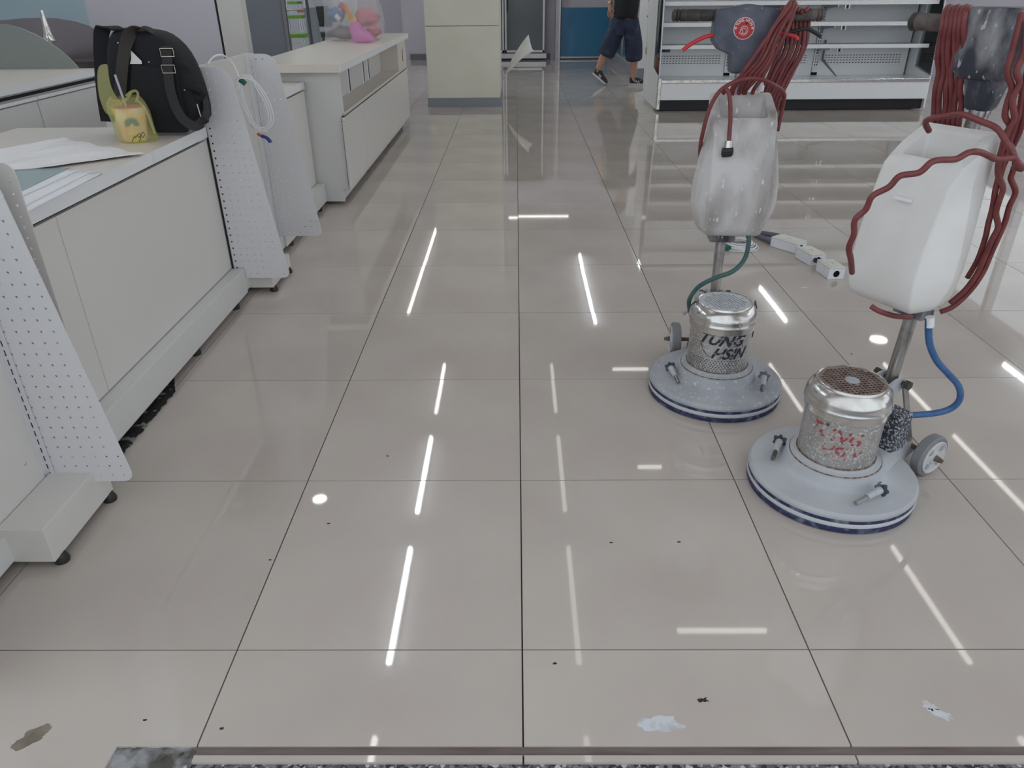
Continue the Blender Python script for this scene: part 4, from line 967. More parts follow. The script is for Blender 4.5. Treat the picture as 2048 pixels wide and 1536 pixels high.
for s_ in (-1, 1): b1_(MB().lathe([(0.0032, 0), (0.0032, 0.0004)], 16, (sx0+s_*sr*0.80, hy-0.0011, sz0+0.001), (0, -1, 0)), 'sticker_dot', 'sticker_white', st)
b1_(MB().tube([(sx0+0.003, hy-0.0016, sz0+0.012), (sx0+0.009, hy-0.0016, sz0+0.015)], 0.0022, 6), 'sticker_smudge', 'ink', st)
# black brake lever and red trigger on the right
b1_(MB().tube([p1(1565, 66, 1.30), p1(1590, 62, 1.29), p1(1612, 57, 1.28), p1(1628, 64, 1.28), p1(1642, 73, 1.28)], 0.0055, 8, 5), 'brake_lever', 'black_plastic', smooth=60)
b1_(MB().tube([p1(1560, 66, 1.285), p1(1580, 70, 1.275), p1(1592, 74, 1.27), p1(1594, 80, 1.27)], 0.0055, 8, 5), 'trigger', 'lever_red', smooth=60)
# red mains cord: hanks hung over the right grip
def cord(pts, bl, nm='cord', r=0.0062, n=7): return bl(MB().tube(pts, r, 8, n), nm, 'cord_red', smooth=180)
rng = random.Random(3)
for k in range(6):      # strands crossing in front of the head
    d = k*9.5
    j_ = lambda a=6: rng.uniform(-a, a)
    cord([p1(1578+k*3, 14+(k % 3)*5, 1.325), p1(1588+k*2.2-6, 4+(k % 3)*4, 1.30), p1(1572+k*3+j_(3), 20+k*2, 1.262), p1(1543+d*0.55+j_(), 62, 1.248-0.006*(k % 2)), p1(1506+d*0.82+j_(), 118, 1.252-0.005*((k+1) % 2)), p1(1476+d*0.92+j_(), 158, 1.262), p1(1460+d*0.85+j_(), 186, 1.285), p1(1466+d*0.7, 230, 1.315)], b1_)
for k in range(7):      # strands hanging straight down behind
    d = k*11
    xt = 1566+k*8; xb = 1516+k*6.5
    cord([p1(xt-4, 22+(k % 2)*3, 1.30), p1(xt+4, 16+(k % 3)*3, 1.325), p1(xt+4, 34, 1.352), p1(xt-3, 90+(k % 3)*6, 1.350-0.006*(k % 3)), p1((xt+xb)/2-2, 150, 1.345-0.008*(k % 2)), p1(xb, 210, 1.335), p1(xb-8, 275, 1.325)], b1_)
cord([p1(1555, 262, 1.32), p1(1567, 205, 1.31), p1(1567, 185, 1.27), p1(1548, 170, 1.22), p1(1520, 158, 1.20), p1(1490, 158, 1.20), p1(1462, 167, 1.20), p1(1438, 184, 1.19), p1(1420, 215, 1.19), p1(1408, 255, 1.19), p1(1401, 290, 1.22), p1(1400, 310, 1.27)], b1_)
cord([p1(1447, 186, 1.21), p1(1452, 178, 1.19), p1(1459, 192, 1.175), p1(1461, 230, 1.155), p1(1459, 265, 1.148), p1(1458, 284, 1.142)], b1_)
pg = b1_(MB().cyl(p1(1457, 282, 1.142), p1(1456, 296, 1.138), 0.0105, 0.012, seg=14), 'plug_collar', 'chrome', smooth=40)
b1_(MB().obox(p1(1454.5, 304, 1.134), ((1, 0, 0.12), (0, 1, 0.2), (0, -0.2, 1)), (0.0165, 0.012, 0.013)), 'plug', 'black_plastic', bevel=0.006)

# ---- machine nearest the camera
t2, W2, tank2, head2, b2_, pole2, hb2 = polisher((0.853, 0.580), 29.7, 'floor polisher with clean white tank, blue hose and red lettering', 2)
L2 = to(W2)
def p2(px, py, y): return L2(at(px, py, y=y))
hs2 = [c for c in t2.children if c.name.startswith('motor_housing')][0]
wrap_text('TUNG', 0.050, 0.196, 0.42, 0.0990, 'letter_red', hs2, b2_, 'lettering', 0.45, 0.0010, -0.12)
wrap_text('HSIN', 0.050, 0.146, 0.62, 0.0990, 'letter_red', hs2, b2_, 'lettering', 0.45, 0.0010, -0.02)
cbx = at(1786, 862, z=0.175)
bx = b2_(MB().obox(L2(cbx+Vector((0.004, 0.012, 0))), ((1, 0.0, 0), (0, 1, 0), (0, 0, 1)), (0.030, 0.030, 0.056)), 'capacitor_box', 'speckle_box', bevel=0.007)
b2_(MB().lathe([(0.0045, 0), (0.0035, 0.002)], 12, (0.1062*math.sin(0.28), -0.1062*math.cos(0.28), 0.240), (math.sin(0.28), -math.cos(0.28), 0)), 'screw', 'steel_dark')
b2_(MB().tube([p2(1858, 636, 0.57), p2(1857, 660, 0.57), p2(1860, 690, 0.57), p2(1874, 722, 0.57), p2(1897, 748, 0.57), p2(1917, 772, 0.58), p2(1920, 796, 0.59), p2(1905, 815, 0.60), p2(1872, 826, 0.60), p2(1812, 831, 0.60)], 0.0085, 10, 6), 'hose', 'hose_blue', smooth=180)
b2_(MB().cyl(p2(1860, 634, 0.57), p2(1859, 653, 0.57), 0.0105, seg=14), 'hose_stub', 'box_white')
# clamp knobs on both decks: lobed washer and threaded shaft
def knob(A, Bp, bl, W, nm='clamp_knob'):
    Li = to(W); a = Li(A); b = Li(Bp); d = (b-a).normalized()
    q = Vector((0, 0, 1)).rotation_difference(d)
    lob = [a+q @ Vector(((0.0165+0.0035*math.cos(6*w))*math.cos(w), (0.0165+0.0035*math.cos(6*w))*math.sin(w), 0)) for w in [2*math.pi*k/48 for k in range(48)]]
    o = bl(MB().rings([lob, [p+d*0.011 for p in lob]]), nm, 'paint_black_dusty', bevel=0.002)
    bl(MB().cyl(a+d*0.010, a+d*0.034, 0.0105, 0.0095, seg=14), 'sleeve', 'cast_grey_clean', o, smooth=40)
    bl(MB().cyl(a+d*0.034, a+d*0.058, 0.0088, 0.0085, seg=14), 'sleeve', 'cast_grey_clean', o, smooth=40)
    bl(MB().cyl(a+d*0.058, b, 0.0060, seg=10), 'bolt_end', 'steel_pole', o)
knob((0.735, 0.668, 0.090), (0.690, 0.585, 0.080), b2_, W2); knob((0.925, 0.437, 0.090), (0.838, 0.392, 0.078), b2_, W2)
knob((0.506, 1.122, 0.092), (0.519, 1.030, 0.078), b1_, W1); knob((0.803, 1.052, 0.092), (0.775, 0.975, 0.078), b1_, W1)
# red cord: wavy hanks over both sides of the head, wrapped round the tank
def wav(a, b, n, amp, y0, y1, seed, xamp=1.0):
    r_ = random.Random(seed); out = []
    for k in range(n+1):
        s_ = k/n; px = a[0]+(b[0]-a[0])*s_+amp*xamp*(r_.random()-0.5)*2*(1 if 0 < k < n else 0); py = a[1]+(b[1]-a[1])*s_
        out.append(p2(px, py, y0+(y1-y0)*s_))
    return out
for k in range(6):
    xt = 1893+k*8.5
    cord([p2(xt+10, 30, 0.845), p2(xt+8, 14+(k % 2)*3, 0.815-0.012*k), p2(xt-2, 22, 0.775-0.012*k)]+wav((xt-8, 50), (1868+k*10, 240), 6, 4, 0.755-0.010*k, 0.785-0.012*k, 30+k)+[p2(1870+k*9, 285, 0.82-0.015*k)], b2_, r=0.0066)
RC = [[(2044, 24), (2036, 60), (2024, 105), (2015, 146), (2024, 175), (2015, 204), (2010, 232), (2021, 254), (2016, 278), (2025, 301), (2031, 325), (2025, 345), (2022, 358), (2031, 384), (2019, 412), (2010, 444), (1996, 477), (1984, 503), (1966, 545), (1940, 582), (1908, 612), (1880, 624)],
      [(2056, 40), (2048, 102), (2033, 142), (2039, 166), (2025, 200), (2029, 237), (2014, 264), (2006, 290), (1999, 317), (1996, 348), (2006, 376), (1998, 403), (1992, 427), (1996, 454), (1983, 480), (1973, 505), (1955, 545), (1930, 580), (1900, 606)],
      [(2070, 60), (2058, 130), (2046, 180), (2040, 220), (2026, 262), (2010, 310), (1998, 352), (1991, 380), (1986, 412), (1977, 446), (1970, 478), (1955, 520), (1935, 555)],
      [(2080, 90), (2066, 160), (2052, 215), (2040, 262), (2022, 300), (2006, 334), (1996, 372)]]
for k, path in enumerate(RC):
    n = len(path)-1
    cord([p2(a, b, 0.545-0.010*(k % 2)+0.10*(q/n)**2) for q, (a, b) in enumerate(path)], b2_, r=0.0066, n=4)
cord([p2(1858, 262, 0.66), p2(1851, 245, 0.64), p2(1866, 236, 0.62), p2(1900, 231, 0.60), p2(1925, 229, 0.57), p2(1960, 242, 0.55), p2(1992, 256, 0.52), p2(2010, 280, 0.50), p2(2028, 312, 0.49), p2(2036, 328, 0.49), p2(2044, 332, 0.50), p2(2042, 338, 0.52), p2(2024, 332, 0.53)], b2_, r=0.0066)
cord([p2(2043, 334, 0.50), p2(2030, 318, 0.49), p2(2018, 316, 0.485), p2(1992, 318, 0.475), p2(1962, 305, 0.462), p2(1938, 305, 0.448), p2(1912, 318, 0.435), p2(1880, 320, 0.425), p2(1862, 325, 0.42), p2(1838, 345, 0.415), p2(1800, 352, 0.42), p2(1778, 374, 0.425), p2(1745, 392, 0.43), p2(1732, 418, 0.435), p2(1710, 440, 0.44), p2(1708, 468, 0.45), p2(1698, 495, 0.46), p2(1702, 520, 0.48), p2(1704, 545, 0.54)], b2_, r=0.0066)
cord([p2(1742, 612, 0.56), p2(1758, 622, 0.55), p2(1790, 632, 0.57), p2(1822, 634, 0.62)], b2_, r=0.0066)
b2_(MB().cyl(p2(1992, 170, 0.74), p2(1962, 250, 0.72), 0.009, seg=14), 'support_rod', 'steel_pole', smooth=40)
b2_(MB().cyl(p2(1986, 185, 0.76), p2(1974, 228, 0.75), 0.009, 0.007, seg=12), 'cord_strain_relief', 'black_plastic', smooth=40)

# ================================================================== THINGS ON THE COUNTER
# black shoulder bag
bag = thing('shoulder_bag', (-1.40, 1.86, 0.733), 0, 'black canvas shoulder bag with wide straps and metal buckles', 'bag')
def bp(px, py, y=1.78): return at(px, py, y=y)
outl = [(222, 238), (207, 195), (202, 120), (204, 68), (222, 56), (262, 60), (300, 62), (328, 80), (352, 106), (374, 150), (390, 200), (402, 250), (382, 262), (320, 264), (262, 258)]
poly = [(bp(a, b).x, max(0.735, bp(a, b).z)) for a, b in outl]
rs = []
cx_ = sum(p[0] for p in poly)/len(poly); cz_ = sum(p[1] for p in poly)/len(poly)
for y, k in ((1.785, 0.82), (1.792, 0.93), (1.82, 1.0), (1.88, 1.01), (1.93, 0.99), (1.955, 0.90), (1.962, 0.80)):
    rs.append([(cx_+(x-cx_)*k, y, max(0.7345, cz_+(z-cz_)*k)) for x, z in poly])
MB().rings(rs).build('body', 'fabric_black', bag, sub=1, smooth=180)
# front pocket, slightly proud
pk = rounded([(bp(262, 128, 1.775).x, bp(262, 128, 1.775).z), (bp(352, 140, 1.775).x, bp(352, 140, 1.775).z), (bp(374, 256, 1.775).x, 0.745), (bp(252, 256, 1.775).x, 0.745)], 0.012)
MB().prism(pk, lambda u, v: (u, 1.774, v), lambda u, v: (u, 1.80, v)).build('front_pocket', 'fabric_black', bag, bevel=0.006)
MB().ribbon([bp(216, 243, 1.86), bp(208, 190, 1.86), bp(203, 120, 1.86), bp(204, 62, 1.85), bp(222, 54, 1.83), bp(238, 60, 1.80)], 0.050, [(1, 0.2, 0), (1, 0.2, 0), (1, 0.2, 0), (1, 0.3, 0), (0.6, 1, 0), (0.4, 1, 0)], 0.006).build('back_strap', 'fabric_black', bag)
MB().ribbon([bp(240, 205, 1.768), bp(243, 150, 1.768), bp(250, 95, 1.77), bp(262, 66, 1.775), bp(285, 57, 1.80), bp(310, 66, 1.83), bp(338, 88, 1.85), bp(350, 104, 1.84)], 0.042, [(1, 0, 0), (1, 0, 0.05), (1, 0, 0.1), (0.8, 0.7, 0), (0.2, 1, 0), (0.1, 1, 0), (0.1, 1, 0), (0.3, 1, 0)], 0.004).build('shoulder_strap', 'strap_brown', bag)
MB().ribbon([bp(331, 92, 1.775), bp(333, 110, 1.757), bp(336, 140, 1.752), bp(340, 175, 1.748), bp(350, 210, 1.742), bp(366, 238, 1.735), bp(388, 252, 1.732), bp(402, 246, 1.75), bp(412, 230, 1.80), bp(411, 205, 1.85), bp(404, 190, 1.88)], 0.034,
            [(1, 0, 0.1), (1, 0, 0), (1, 0, 0), (1, 0, 0), (1, 0.1, 0.1), (0.9, 0.3, 0.5), (0.5, 0.6, 0.8), (0.2, 0.8, 0.6), (0.1, 1, 0), (0, 1, 0), (0, 1, 0)], 0.004).build('side_strap', 'strap_black', bag)
for (a, b, y) in ((334, 105, 1.752), (337, 138, 1.748)):
    c = bp(a, b, y); w_, h_ = 0.023, 0.013
    MB().tube([(c.x-w_, c.y, c.z-h_), (c.x+w_, c.y, c.z-h_), (c.x+w_, c.y, c.z+h_), (c.x-w_, c.y, c.z+h_)], 0.0016, 6, closed=True).build('buckle', 'buckle', bag)
MB().tube([bp(348, 128, 1.80), bp(368, 136, 1.82), bp(378, 160, 1.85)], lambda t_: 0.02, 8, 4).build('side_loop', 'fabric_black', bag, smooth=60)
MB().tube([bp(370, 175, 1.80), bp(390, 176, 1.80), bp(404, 186, 1.82), bp(400, 196, 1.82), bp(380, 192, 1.80)], 0.012, 8, 4).build('hanging_tab', 'fabric_black', bag, smooth=60)
MB().tube([bp(394, 208, 1.77), bp(400, 228, 1.77), bp(404, 242, 1.78), bp(402, 246, 1.78)], 0.0018, 6, 3).build('piping', 'sticker_white', bag)
MB().add([bp(261, 100, 1.773), bp(283, 122, 1.773), bp(284, 128, 1.773), bp(260, 128, 1.773), bp(262, 118, 1.773)], [(0, 1, 2, 3, 4)]).build('tissue_packet', 'pkg_white', bag, fix=False)
for a, b in ((236, 86), (298, 124), (369, 180)):
    MB().lathe([(0.0025, 0), (0.0015, 0.002)], 10, bp(a, b, 1.766), (0, -1, 0)).build('rivet', 'chrome', bag)

# drink cup in a yellow plastic carrier
cp = thing('drink_cup', (-1.385, 1.68, 0.733), 0, 'peach printed paper drink cup with a straw', 'cup')
cc0 = Vector((-1.394, 1.685, 0.735))
MB().lathe([(0.041, 0), (0.042, 0.002), (0.054, 0.108), (0.0565, 0.110), (0.0565, 0.114), (0.0535, 0.115), (0.052, 0.112)], 40, cc0).build('cup_body', 'cup_peach', cp, smooth=40)
MB().lathe([(0.0535, 0.112), (0.052, 0.117), (0.002, 0.118)], 40, cc0).build('lid_film', 'pkg_pink', cp, smooth=40)
MB().cyl(cc0+Vector((-0.005, 0, 0.10)), cc0+Vector((-0.019, 0, 0.222)), 0.0042, seg=10).build('straw', 'straw', cp, smooth=60)
def cs(th, z): r_ = 0.0422+0.012*(z/0.108)+0.0006; return cc0+Vector((r_*math.sin(th), -r_*math.cos(th), z))
for k in range(9):   # printed fan of leaves
    a = math.radians(-100+k*25)
    pt = lambda r_: cs(0.42+r_*math.sin(a)/0.05, 0.062+r_*math.cos(a))
    MB().tube([pt(0.005), pt(0.012), pt(0.020), pt(0.025)], lambda t_: 0.0012+0.0030*math.sin(math.pi*min(1, t_)), 6).build('printed_leaf', 'print_teal', cp)
cy_ = thing('carrier_bag', (-1.385, 1.66, 0.733), 0, 'thin yellow plastic carrier bag wrapped round the drink cup', 'plastic bag')
rs = []
for j, (z, rx, ry, dx) in enumerate(((0.0, 0.066, 0.052, 0.010), (0.004, 0.070, 0.058, 0.010), (0.03, 0.069, 0.061, 0.006), (0.07, 0.068, 0.063, 0.002), (0.10, 0.068, 0.064, -0.004), (0.125, 0.064, 0.058, -0.006), (0.148, 0.050, 0.040, -0.004))):
    rs.append([(cc0.x+dx+rx*(1+0.07*mnoise.noise(Vector((math.cos(a)*2, math.sin(a)*2, j*0.6))))*math.cos(a), cc0.y+ry*(1+0.07*mnoise.noise(Vector((math.cos(a)*3, math.sin(a)*3, j*0.8+5))))*math.sin(a), cc0.z+z+0.012*(z > 0.1)*mnoise.noise(Vector((math.cos(a)*2.5, math.sin(a)*2.5, 2)))) for a in [2*math.pi*k/40 for k in range(40)]])
MB().rings(rs, True, False).build('pouch', 'bag_yellow', cy_, smooth=180)
ya = 1.70
hp = [[at(a, b, y=ya) for a, b in ((208, 128), (212, 128), (215, 129))], [at(a, b, y=ya) for a, b in ((196, 131), (206, 134), (216, 133))], [at(a, b, y=ya) for a, b in ((195, 160), (206, 160), (218, 158))], [at(a, b, y=ya) for a, b in ((198, 190), (212, 188), (226, 186))], [at(a, b, y=ya) for a, b in ((205, 212), (222, 212), (246, 208))], [at(a, b, y=ya) for a, b in ((214, 232), (236, 230), (262, 226))]]
vs = []; fs = []
for i, row in enumerate(hp):
    for q in row: vs.append(q)
for i in range(5):
    for j in range(2): k = i*3+j; fs.append((k, k+1, k+4, k+3))
o = MB().add(vs, fs).build('ear', 'bag_yellow', cy_, fix=False, sub=2); o.modifiers.new('solid', 'SOLIDIFY').thickness = 0.004
for pts in ([(252, 192), (262, 184), (272, 182), (276, 190), (272, 205)], [(222, 214), (240, 206), (256, 196), (262, 186)], [(274, 200), (288, 214), (300, 240), (310, 268)]):
    MB().tube([at(a, b, y=1.64) for a, b in pts], 0.0045, 6, 4).build('fold', 'bag_yellow', cy_, smooth=180)
for pts in ([(269, 272), (266, 279), (264, 284)], [(270, 276), (274, 271)], [(274, 272), (278, 267), (281, 270), (278, 275), (276, 272)], [(281, 270), (281, 278), (278, 283)], [(283, 267), (286, 264), (289, 269), (286, 275), (283, 272), (283, 267)]):
    MB().tube([at(a, b, y=1.618) for a, b in pts], 0.0011, 6, 3).build('handwriting', 'ink', cy_)

# papers
def sheet(pix, z, m, name, label, th=0.0012, wave=0.0, n=10):
    c = [at(a, b, z=z) for a, b in pix]; vs = []; fs = []
    for i in range(n+1):
        for j in range(n+1):
            s_, t_ = i/n, j/n; q = (c[0]*(1-s_)+c[1]*s_)*(1-t_)+(c[3]*(1-s_)+c[2]*s_)*t_
            q.z += wave*(0.6+0.4*math.sin(t_*19+s_*2)+0.5*mnoise.noise(Vector((s_*4, t_*9, 1)))); vs.append(q)
    for i in range(n):
        for j in range(n): k = i*(n+1)+j; fs.append((k, k+1, k+n+2, k+n+1))
    o = MB().add(vs, fs).build(name, m, None, smooth=60, fix=False); so = o.modifiers.new('solid', 'SOLIDIFY'); so.thickness = th; so.offset = 1
    return tag(o, label, 'paper', 'papers on the worktop')
sheet([(-60, 313), (130, 279), (290, 311), (-60, 360)], 0.7342, 'paper_wavy', 'paper_sheet', 'large crumpled white sheet spread across the worktop', 0.002, 0.007, 40)
sheet([(-30, 420), (100, 344), (205, 347), (40, 432)], 0.7345, 'paper', 'paper_sheet', 'lowest plain white sheet near the worktop edge', 0.002)
sheet([(-30, 408), (95, 340), (185, 343), (40, 418)], 0.7375, 'paper', 'paper_sheet', 'middle white sheet of the small pile near the edge', 0.002)
sheet([(-30, 398), (70, 341), (157, 342), (38, 396)], 0.7405, 'paper', 'magazine', 'white bordered brochure on top of the small paper pile', 0.003)
sheet([(-30, 385), (20, 340), (140, 336), (36, 386)], 0.7438, 'paper_teal', 'brochure', 'grey-green brochure sheet on top of the paper pile', 0.0012)

# plastic bag of packaging on the cabinet
pb = thing('plastic_bag', (-1.32, 5.45, 0.829), 0, 'clear plastic bag stuffed with colourful packaging on the cabinet', 'plastic bag')
rs = []; cxb, cyb = -1.318, 5.5
for j, (z, rx, ry, dx) in enumerate(((0.0, 0.19, 0.15, 0.0), (0.02, 0.235, 0.19, 0.0), (0.10, 0.245, 0.21, 0.01), (0.20, 0.225, 0.20, 0.005), (0.30, 0.215, 0.18, 0.0), (0.38, 0.17, 0.14, 0.0), (0.45, 0.10, 0.08, -0.02), (0.52, 0.05, 0.04, -0.03), (0.58, 0.07, 0.05, -0.03))):
    rs.append([(cxb+dx+rx*(1+0.10*mnoise.noise(Vector((math.cos(a)*2.5, math.sin(a)*2.5, j*0.9))))*math.cos(a), cyb+ry*(1+0.1*mnoise.noise(Vector((math.cos(a)*3.5, math.sin(a)*3.5, j*0.7+5))))*math.sin(a), 0.8295+z) for a in [2*math.pi*k/48 for k in range(48)]])
MB().rings(rs, True, True).build('film', 'plastic_clear', pb, smooth=180)
def tied(name, pix, y, m, r, label, r1=None):
    pts = [at(a, b, y=y) for a, b in pix]
    return tag(MB().tube(pts, r if r1 is None else (lambda t_: r+(r1-r)*t_), 8, 4).build(name, m, None, smooth=60), label, 'packaging')
tied('packet_roll', [(694, 26), (705, 40), (712, 54)], 5.42, 'pkg_yellow', 0.030, 'yellow rolled packet inside the clear bag')
tied('packet_roll', [(680, 8), (690, 20), (699, 34)], 5.52, 'pkg_red', 0.022, 'red rolled packet inside the clear bag')
tied('packet_roll', [(688, 8), (697, 24), (704, 38)], 5.38, 'pkg_orange', 0.016, 'orange rolled packet inside the clear bag')
tied('packet_roll', [(671, 30), (679, 40)], 5.36, 'pkg_white', 0.020, 'white wrapped packet inside the clear bag')
def wad(px, py, y, r, m, label, seed, sq=(1, 0.8, 0.8)):
    c = at(px, py, y=y); rs = []
    for i in range(1, 14):
        th = math.pi*i/14; row = []
        for k in range(20):
            a = 2*math.pi*k/20; d = Vector((math.sin(th)*math.cos(a), math.sin(th)*math.sin(a), math.cos(th)))
            q = r*(1+0.55*mnoise.noise(d*2.1+Vector((seed, 0, 0)))+0.25*mnoise.noise(d*5+Vector((seed, 3, 0))))
            v_ = c+Vector((d.x*sq[0], d.y*sq[1], d.z*sq[2]))*q; v_.z = max(v_.z, 0.834); row.append(v_)
        rs.append(row)
    return tag(MB().rings(rs).build('crumpled_wrapper', m, None, smooth=180), label, 'packaging', 'wrappers in the clear bag')
wad(672, 30, 5.50, 0.060, 'pkg_blue', 'blue crumpled wrapper inside the clear bag', 1)
wad(733, 36, 5.55, 0.085, 'pkg_pink', 'pink crumpled wrapper inside the clear bag', 4)
wad(748, 62, 5.44, 0.052, 'pkg_pink', 'small pink crumpled wrapper low in the clear bag', 8)
wad(685, 66, 5.56, 0.075, 'pkg_grey', 'grey crumpled wrapper at the bottom of the clear bag', 12, (1.3, 0.8, 0.6))
pk_ = thing('pink_bag', (-1.17, 5.25, 0.829), 0, 'pink plastic bag hanging out of the clear bag', 'plastic bag')
pts = [(701, 40), (713, 38), (728, 58), (745, 68), (752, 80), (751, 88), (738, 90), (722, 90), (710, 88), (704, 76), (699, 60)]
poly = [(at(a, b, y=5.22).x, max(0.831, at(a, b, y=5.22).z)) for a, b in pts]
gx_ = sum(p[0] for p in poly)/len(poly); gz_ = sum(p[1] for p in poly)/len(poly); rs = []
for y, k in ((5.14, 0.70), (5.16, 0.92), (5.20, 1.0), (5.24, 0.98), (5.27, 0.8)): rs.append([(gx_+(x-gx_)*k, y, max(0.831, gz_+(z-gz_)*k)) for x, z in poly])
MB().rings(rs).build('film', 'plastic_pink', pk_, smooth=180, sub=1)

# ================================================================== ON THE FLOOR: socket boxes, conduit, cable
def sbox(c, ang, L_, W_, H_, label, tilt=0.0, front_hole=True):
    t = thing('socket_box', (c[0], c[1], 0), ang, label, 'socket box', 'surface socket boxes on the floor')
    n = 20; hole = [(0.016*math.cos(2*math.pi*k/n), H_/2+0.001+0.016*math.sin(2*math.pi*k/n)) for k in range(n)] if H_ > 0.04 else []
    # open ended tray with a round knock-out at the near end
    MB().box((-W_/2, -L_/2+0.002, 0.001), (W_/2, L_/2, 0.003)).box((-W_/2, -L_/2+0.002, 0.001), (-W_/2+0.003, L_/2, H_)).box((W_/2-0.003, -L_/2+0.002, 0.001), (W_/2, L_/2, H_)).box((-W_/2, L_/2-0.003, 0.001), (W_/2, L_/2, H_)).build('tray', 'box_white', t, world=False)
    MB().plate([(-W_/2, 0.001), (W_/2, 0.001), (W_/2, H_), (-W_/2, H_)], [hole], lambda u, v, w_: (u, -L_/2+w_, v), 0.003).build('end_plate', 'box_white', t, world=False)
    B((-W_/2+0.003, -L_/2+0.02, 0.003), (W_/2-0.003, -L_/2+0.022, H_-0.002)).build('inner_dark', 'black_gap', t, world=False)
    cv = MB().prism(rounded([(-W_/2-0.001, -L_/2-0.001), (W_/2+0.001, -L_/2-0.001), (W_/2+0.001, L_/2+0.001), (-W_/2-0.001, L_/2+0.001)], 0.006), lambda u, v: (u, v, H_), lambda u, v: (u, v, H_+0.007)).build('cover', 'box_cream', t, world=False, bevel=0.002)
    MB().prism(rounded([(-W_/2+0.012, -L_/2+0.018), (W_/2-0.012, -L_/2+0.018), (W_/2-0.012, L_/2-0.018), (-W_/2+0.012, L_/2-0.018)], 0.004), lambda u, v: (u, v, H_+0.007), lambda u, v: (u, v, H_+0.009)).build('socket_face', 'box_cream', cv, world=False)
    for x, y in ((-0.006, 0.004), (0.006, 0.004), (0.0, -0.008)): B((x-0.0012, y-0.004, H_+0.009), (x+0.0012, y+0.004, H_+0.0094)).build('socket_slot', 'black_gap', cv, world=False)
    return t
sbox((1.478, 2.245, 0), math.radians(6), 0.125, 0.078, 0.050, 'white socket box nearest the camera with an open round knockout')
sbox((1.452, 2.440, 0), math.radians(14), 0.130, 0.080, 0.050, 'white socket box in the middle of the row of three')
sbox((1.408, 2.640, 0), math.radians(36), 0.155, 0.088, 0.046, 'white socket box farthest away with the grey conduit ends')
for k, (a, b, lb) in enumerate((((1522, 466), (1566, 473), 'upper short grey conduit pipe plugged into the farthest socket box'), ((1506, 468), (1550, 486), 'lower short grey conduit pipe plugged into the farthest socket box'))):
    pa, pb_ = at(*a, z=0.016), at(*b, z=0.016)
    tag(MB().cyl(pa, pb_, 0.0135, seg=16).build('conduit_pipe', 'conduit_grey', None, smooth=50), lb, 'conduit')
tag(MB().cyl((1.452, 2.37, 0.03), (1.47, 2.312, 0.03), 0.012, seg=14).build('coupler_pipe', 'black_plastic', None, smooth=50), 'short black pipe end in the middle socket box', 'conduit')
fc = thing('floor_cable_coil', (1.15, 2.66, 0), 0, 'white cable coil with green tie lying on the floor', 'cable')
for k in range(6):
    r_ = random.Random(k); ra_, rb_ = 0.088-0.006*k+0.004*r_.random(), 0.088-0.007*k
    ox, oy = 1.165+0.008*(r_.random()-0.5), 2.665+0.010*(r_.random()-0.5)
    MB().tube([(ox+ra_*math.cos(a), oy+rb_*math.sin(a), 0.004+0.0055*k+0.002*math.sin(3*a+k)) for a in [2*math.pi*j/28 for j in range(28)]], 0.0034, 8, closed=True).build('loop', 'cable_white', fc, smooth=180)
MB().tube([(1.076, 2.645, 0.012), (1.092, 2.606, 0.012)], 0.016, 12).build('tie', 'tape_green', fc, smooth=60)

# ================================================================== PERSON walking to the right, seen from behind
ps = thing('person', (1.36, 9.7, 0), 0, 'person in black T-shirt, denim shorts and sneakers walking beside the case', 'person')
def skin_mesh(name, verts, edges, m, parent, root=0, sub=2):
    me = bpy.data.meshes.new(name); inv = Vector(parent.location)
    me.from_pydata([tuple(Vector(v[:3])-inv) for v in verts], edges, []); me.materials.append(M[m])
    o = bpy.data.objects.new(name, me); COL.objects.link(o); o.parent = parent
    sm = o.modifiers.new('skin', 'SKIN'); sm.use_smooth_shade = True; sm.branch_smoothing = 0.6
    for i, v in enumerate(verts):
        r_ = v[3] if isinstance(v[3], tuple) else (v[3], v[3])
        me.skin_vertices[0].data[i].radius = r_; me.skin_vertices[0].data[i].use_root = (i == root)
    ss = o.modifiers.new('subdivision', 'SUBSURF'); ss.levels = sub; ss.render_levels = sub
    return o
# pelvis, spine, head, legs, arms
hipL, hipR = (1.33, 9.69, 0.80), (1.51, 9.66, 0.80)
kneeL, ankL, toeL = (1.20, 9.70, 0.44), (1.085, 9.72, 0.14), (1.165, 9.70, 0.045)
kneeR, ankR = (1.565, 9.64, 0.44), (1.575, 9.66, 0.09)
V = [(1.42, 9.68, 0.84, 0.13), (1.43, 9.68, 1.00, 0.13), (1.45, 9.68, 1.20, 0.135), (1.46, 9.68, 1.36, 0.12), (1.47, 9.68, 1.45, 0.055), (1.48, 9.68, 1.50, 0.052), (1.50, 9.68, 1.57, 0.085), (1.505, 9.68, 1.65, 0.085),
     (*hipL, 0.085), (*kneeL, 0.058), (1.145, 9.71, 0.30, 0.056), (*ankL, 0.036), (1.10, 9.715, 0.10, 0.034), (1.15, 9.70, 0.055, 0.03),
     (*hipR, 0.085), (*kneeR, 0.058), (1.572, 9.655, 0.28, 0.056), (*ankR, 0.036), (1.60, 9.65, 0.045, 0.034), (1.68, 9.64, 0.03, 0.03),
     (1.28, 9.68, 1.37, 0.058), (1.215, 9.68, 1.20, 0.046), (1.20, 9.66, 1.09, 0.040), (1.205, 9.63, 0.98, 0.028), (1.215, 9.625, 0.93, 0.030),
     (1.63, 9.68, 1.37, 0.058), (1.70, 9.66, 1.18, 0.046), (1.72, 9.62, 1.07, 0.040), (1.74, 9.56, 0.98, 0.028), (1.75, 9.54, 0.93, 0.030)]
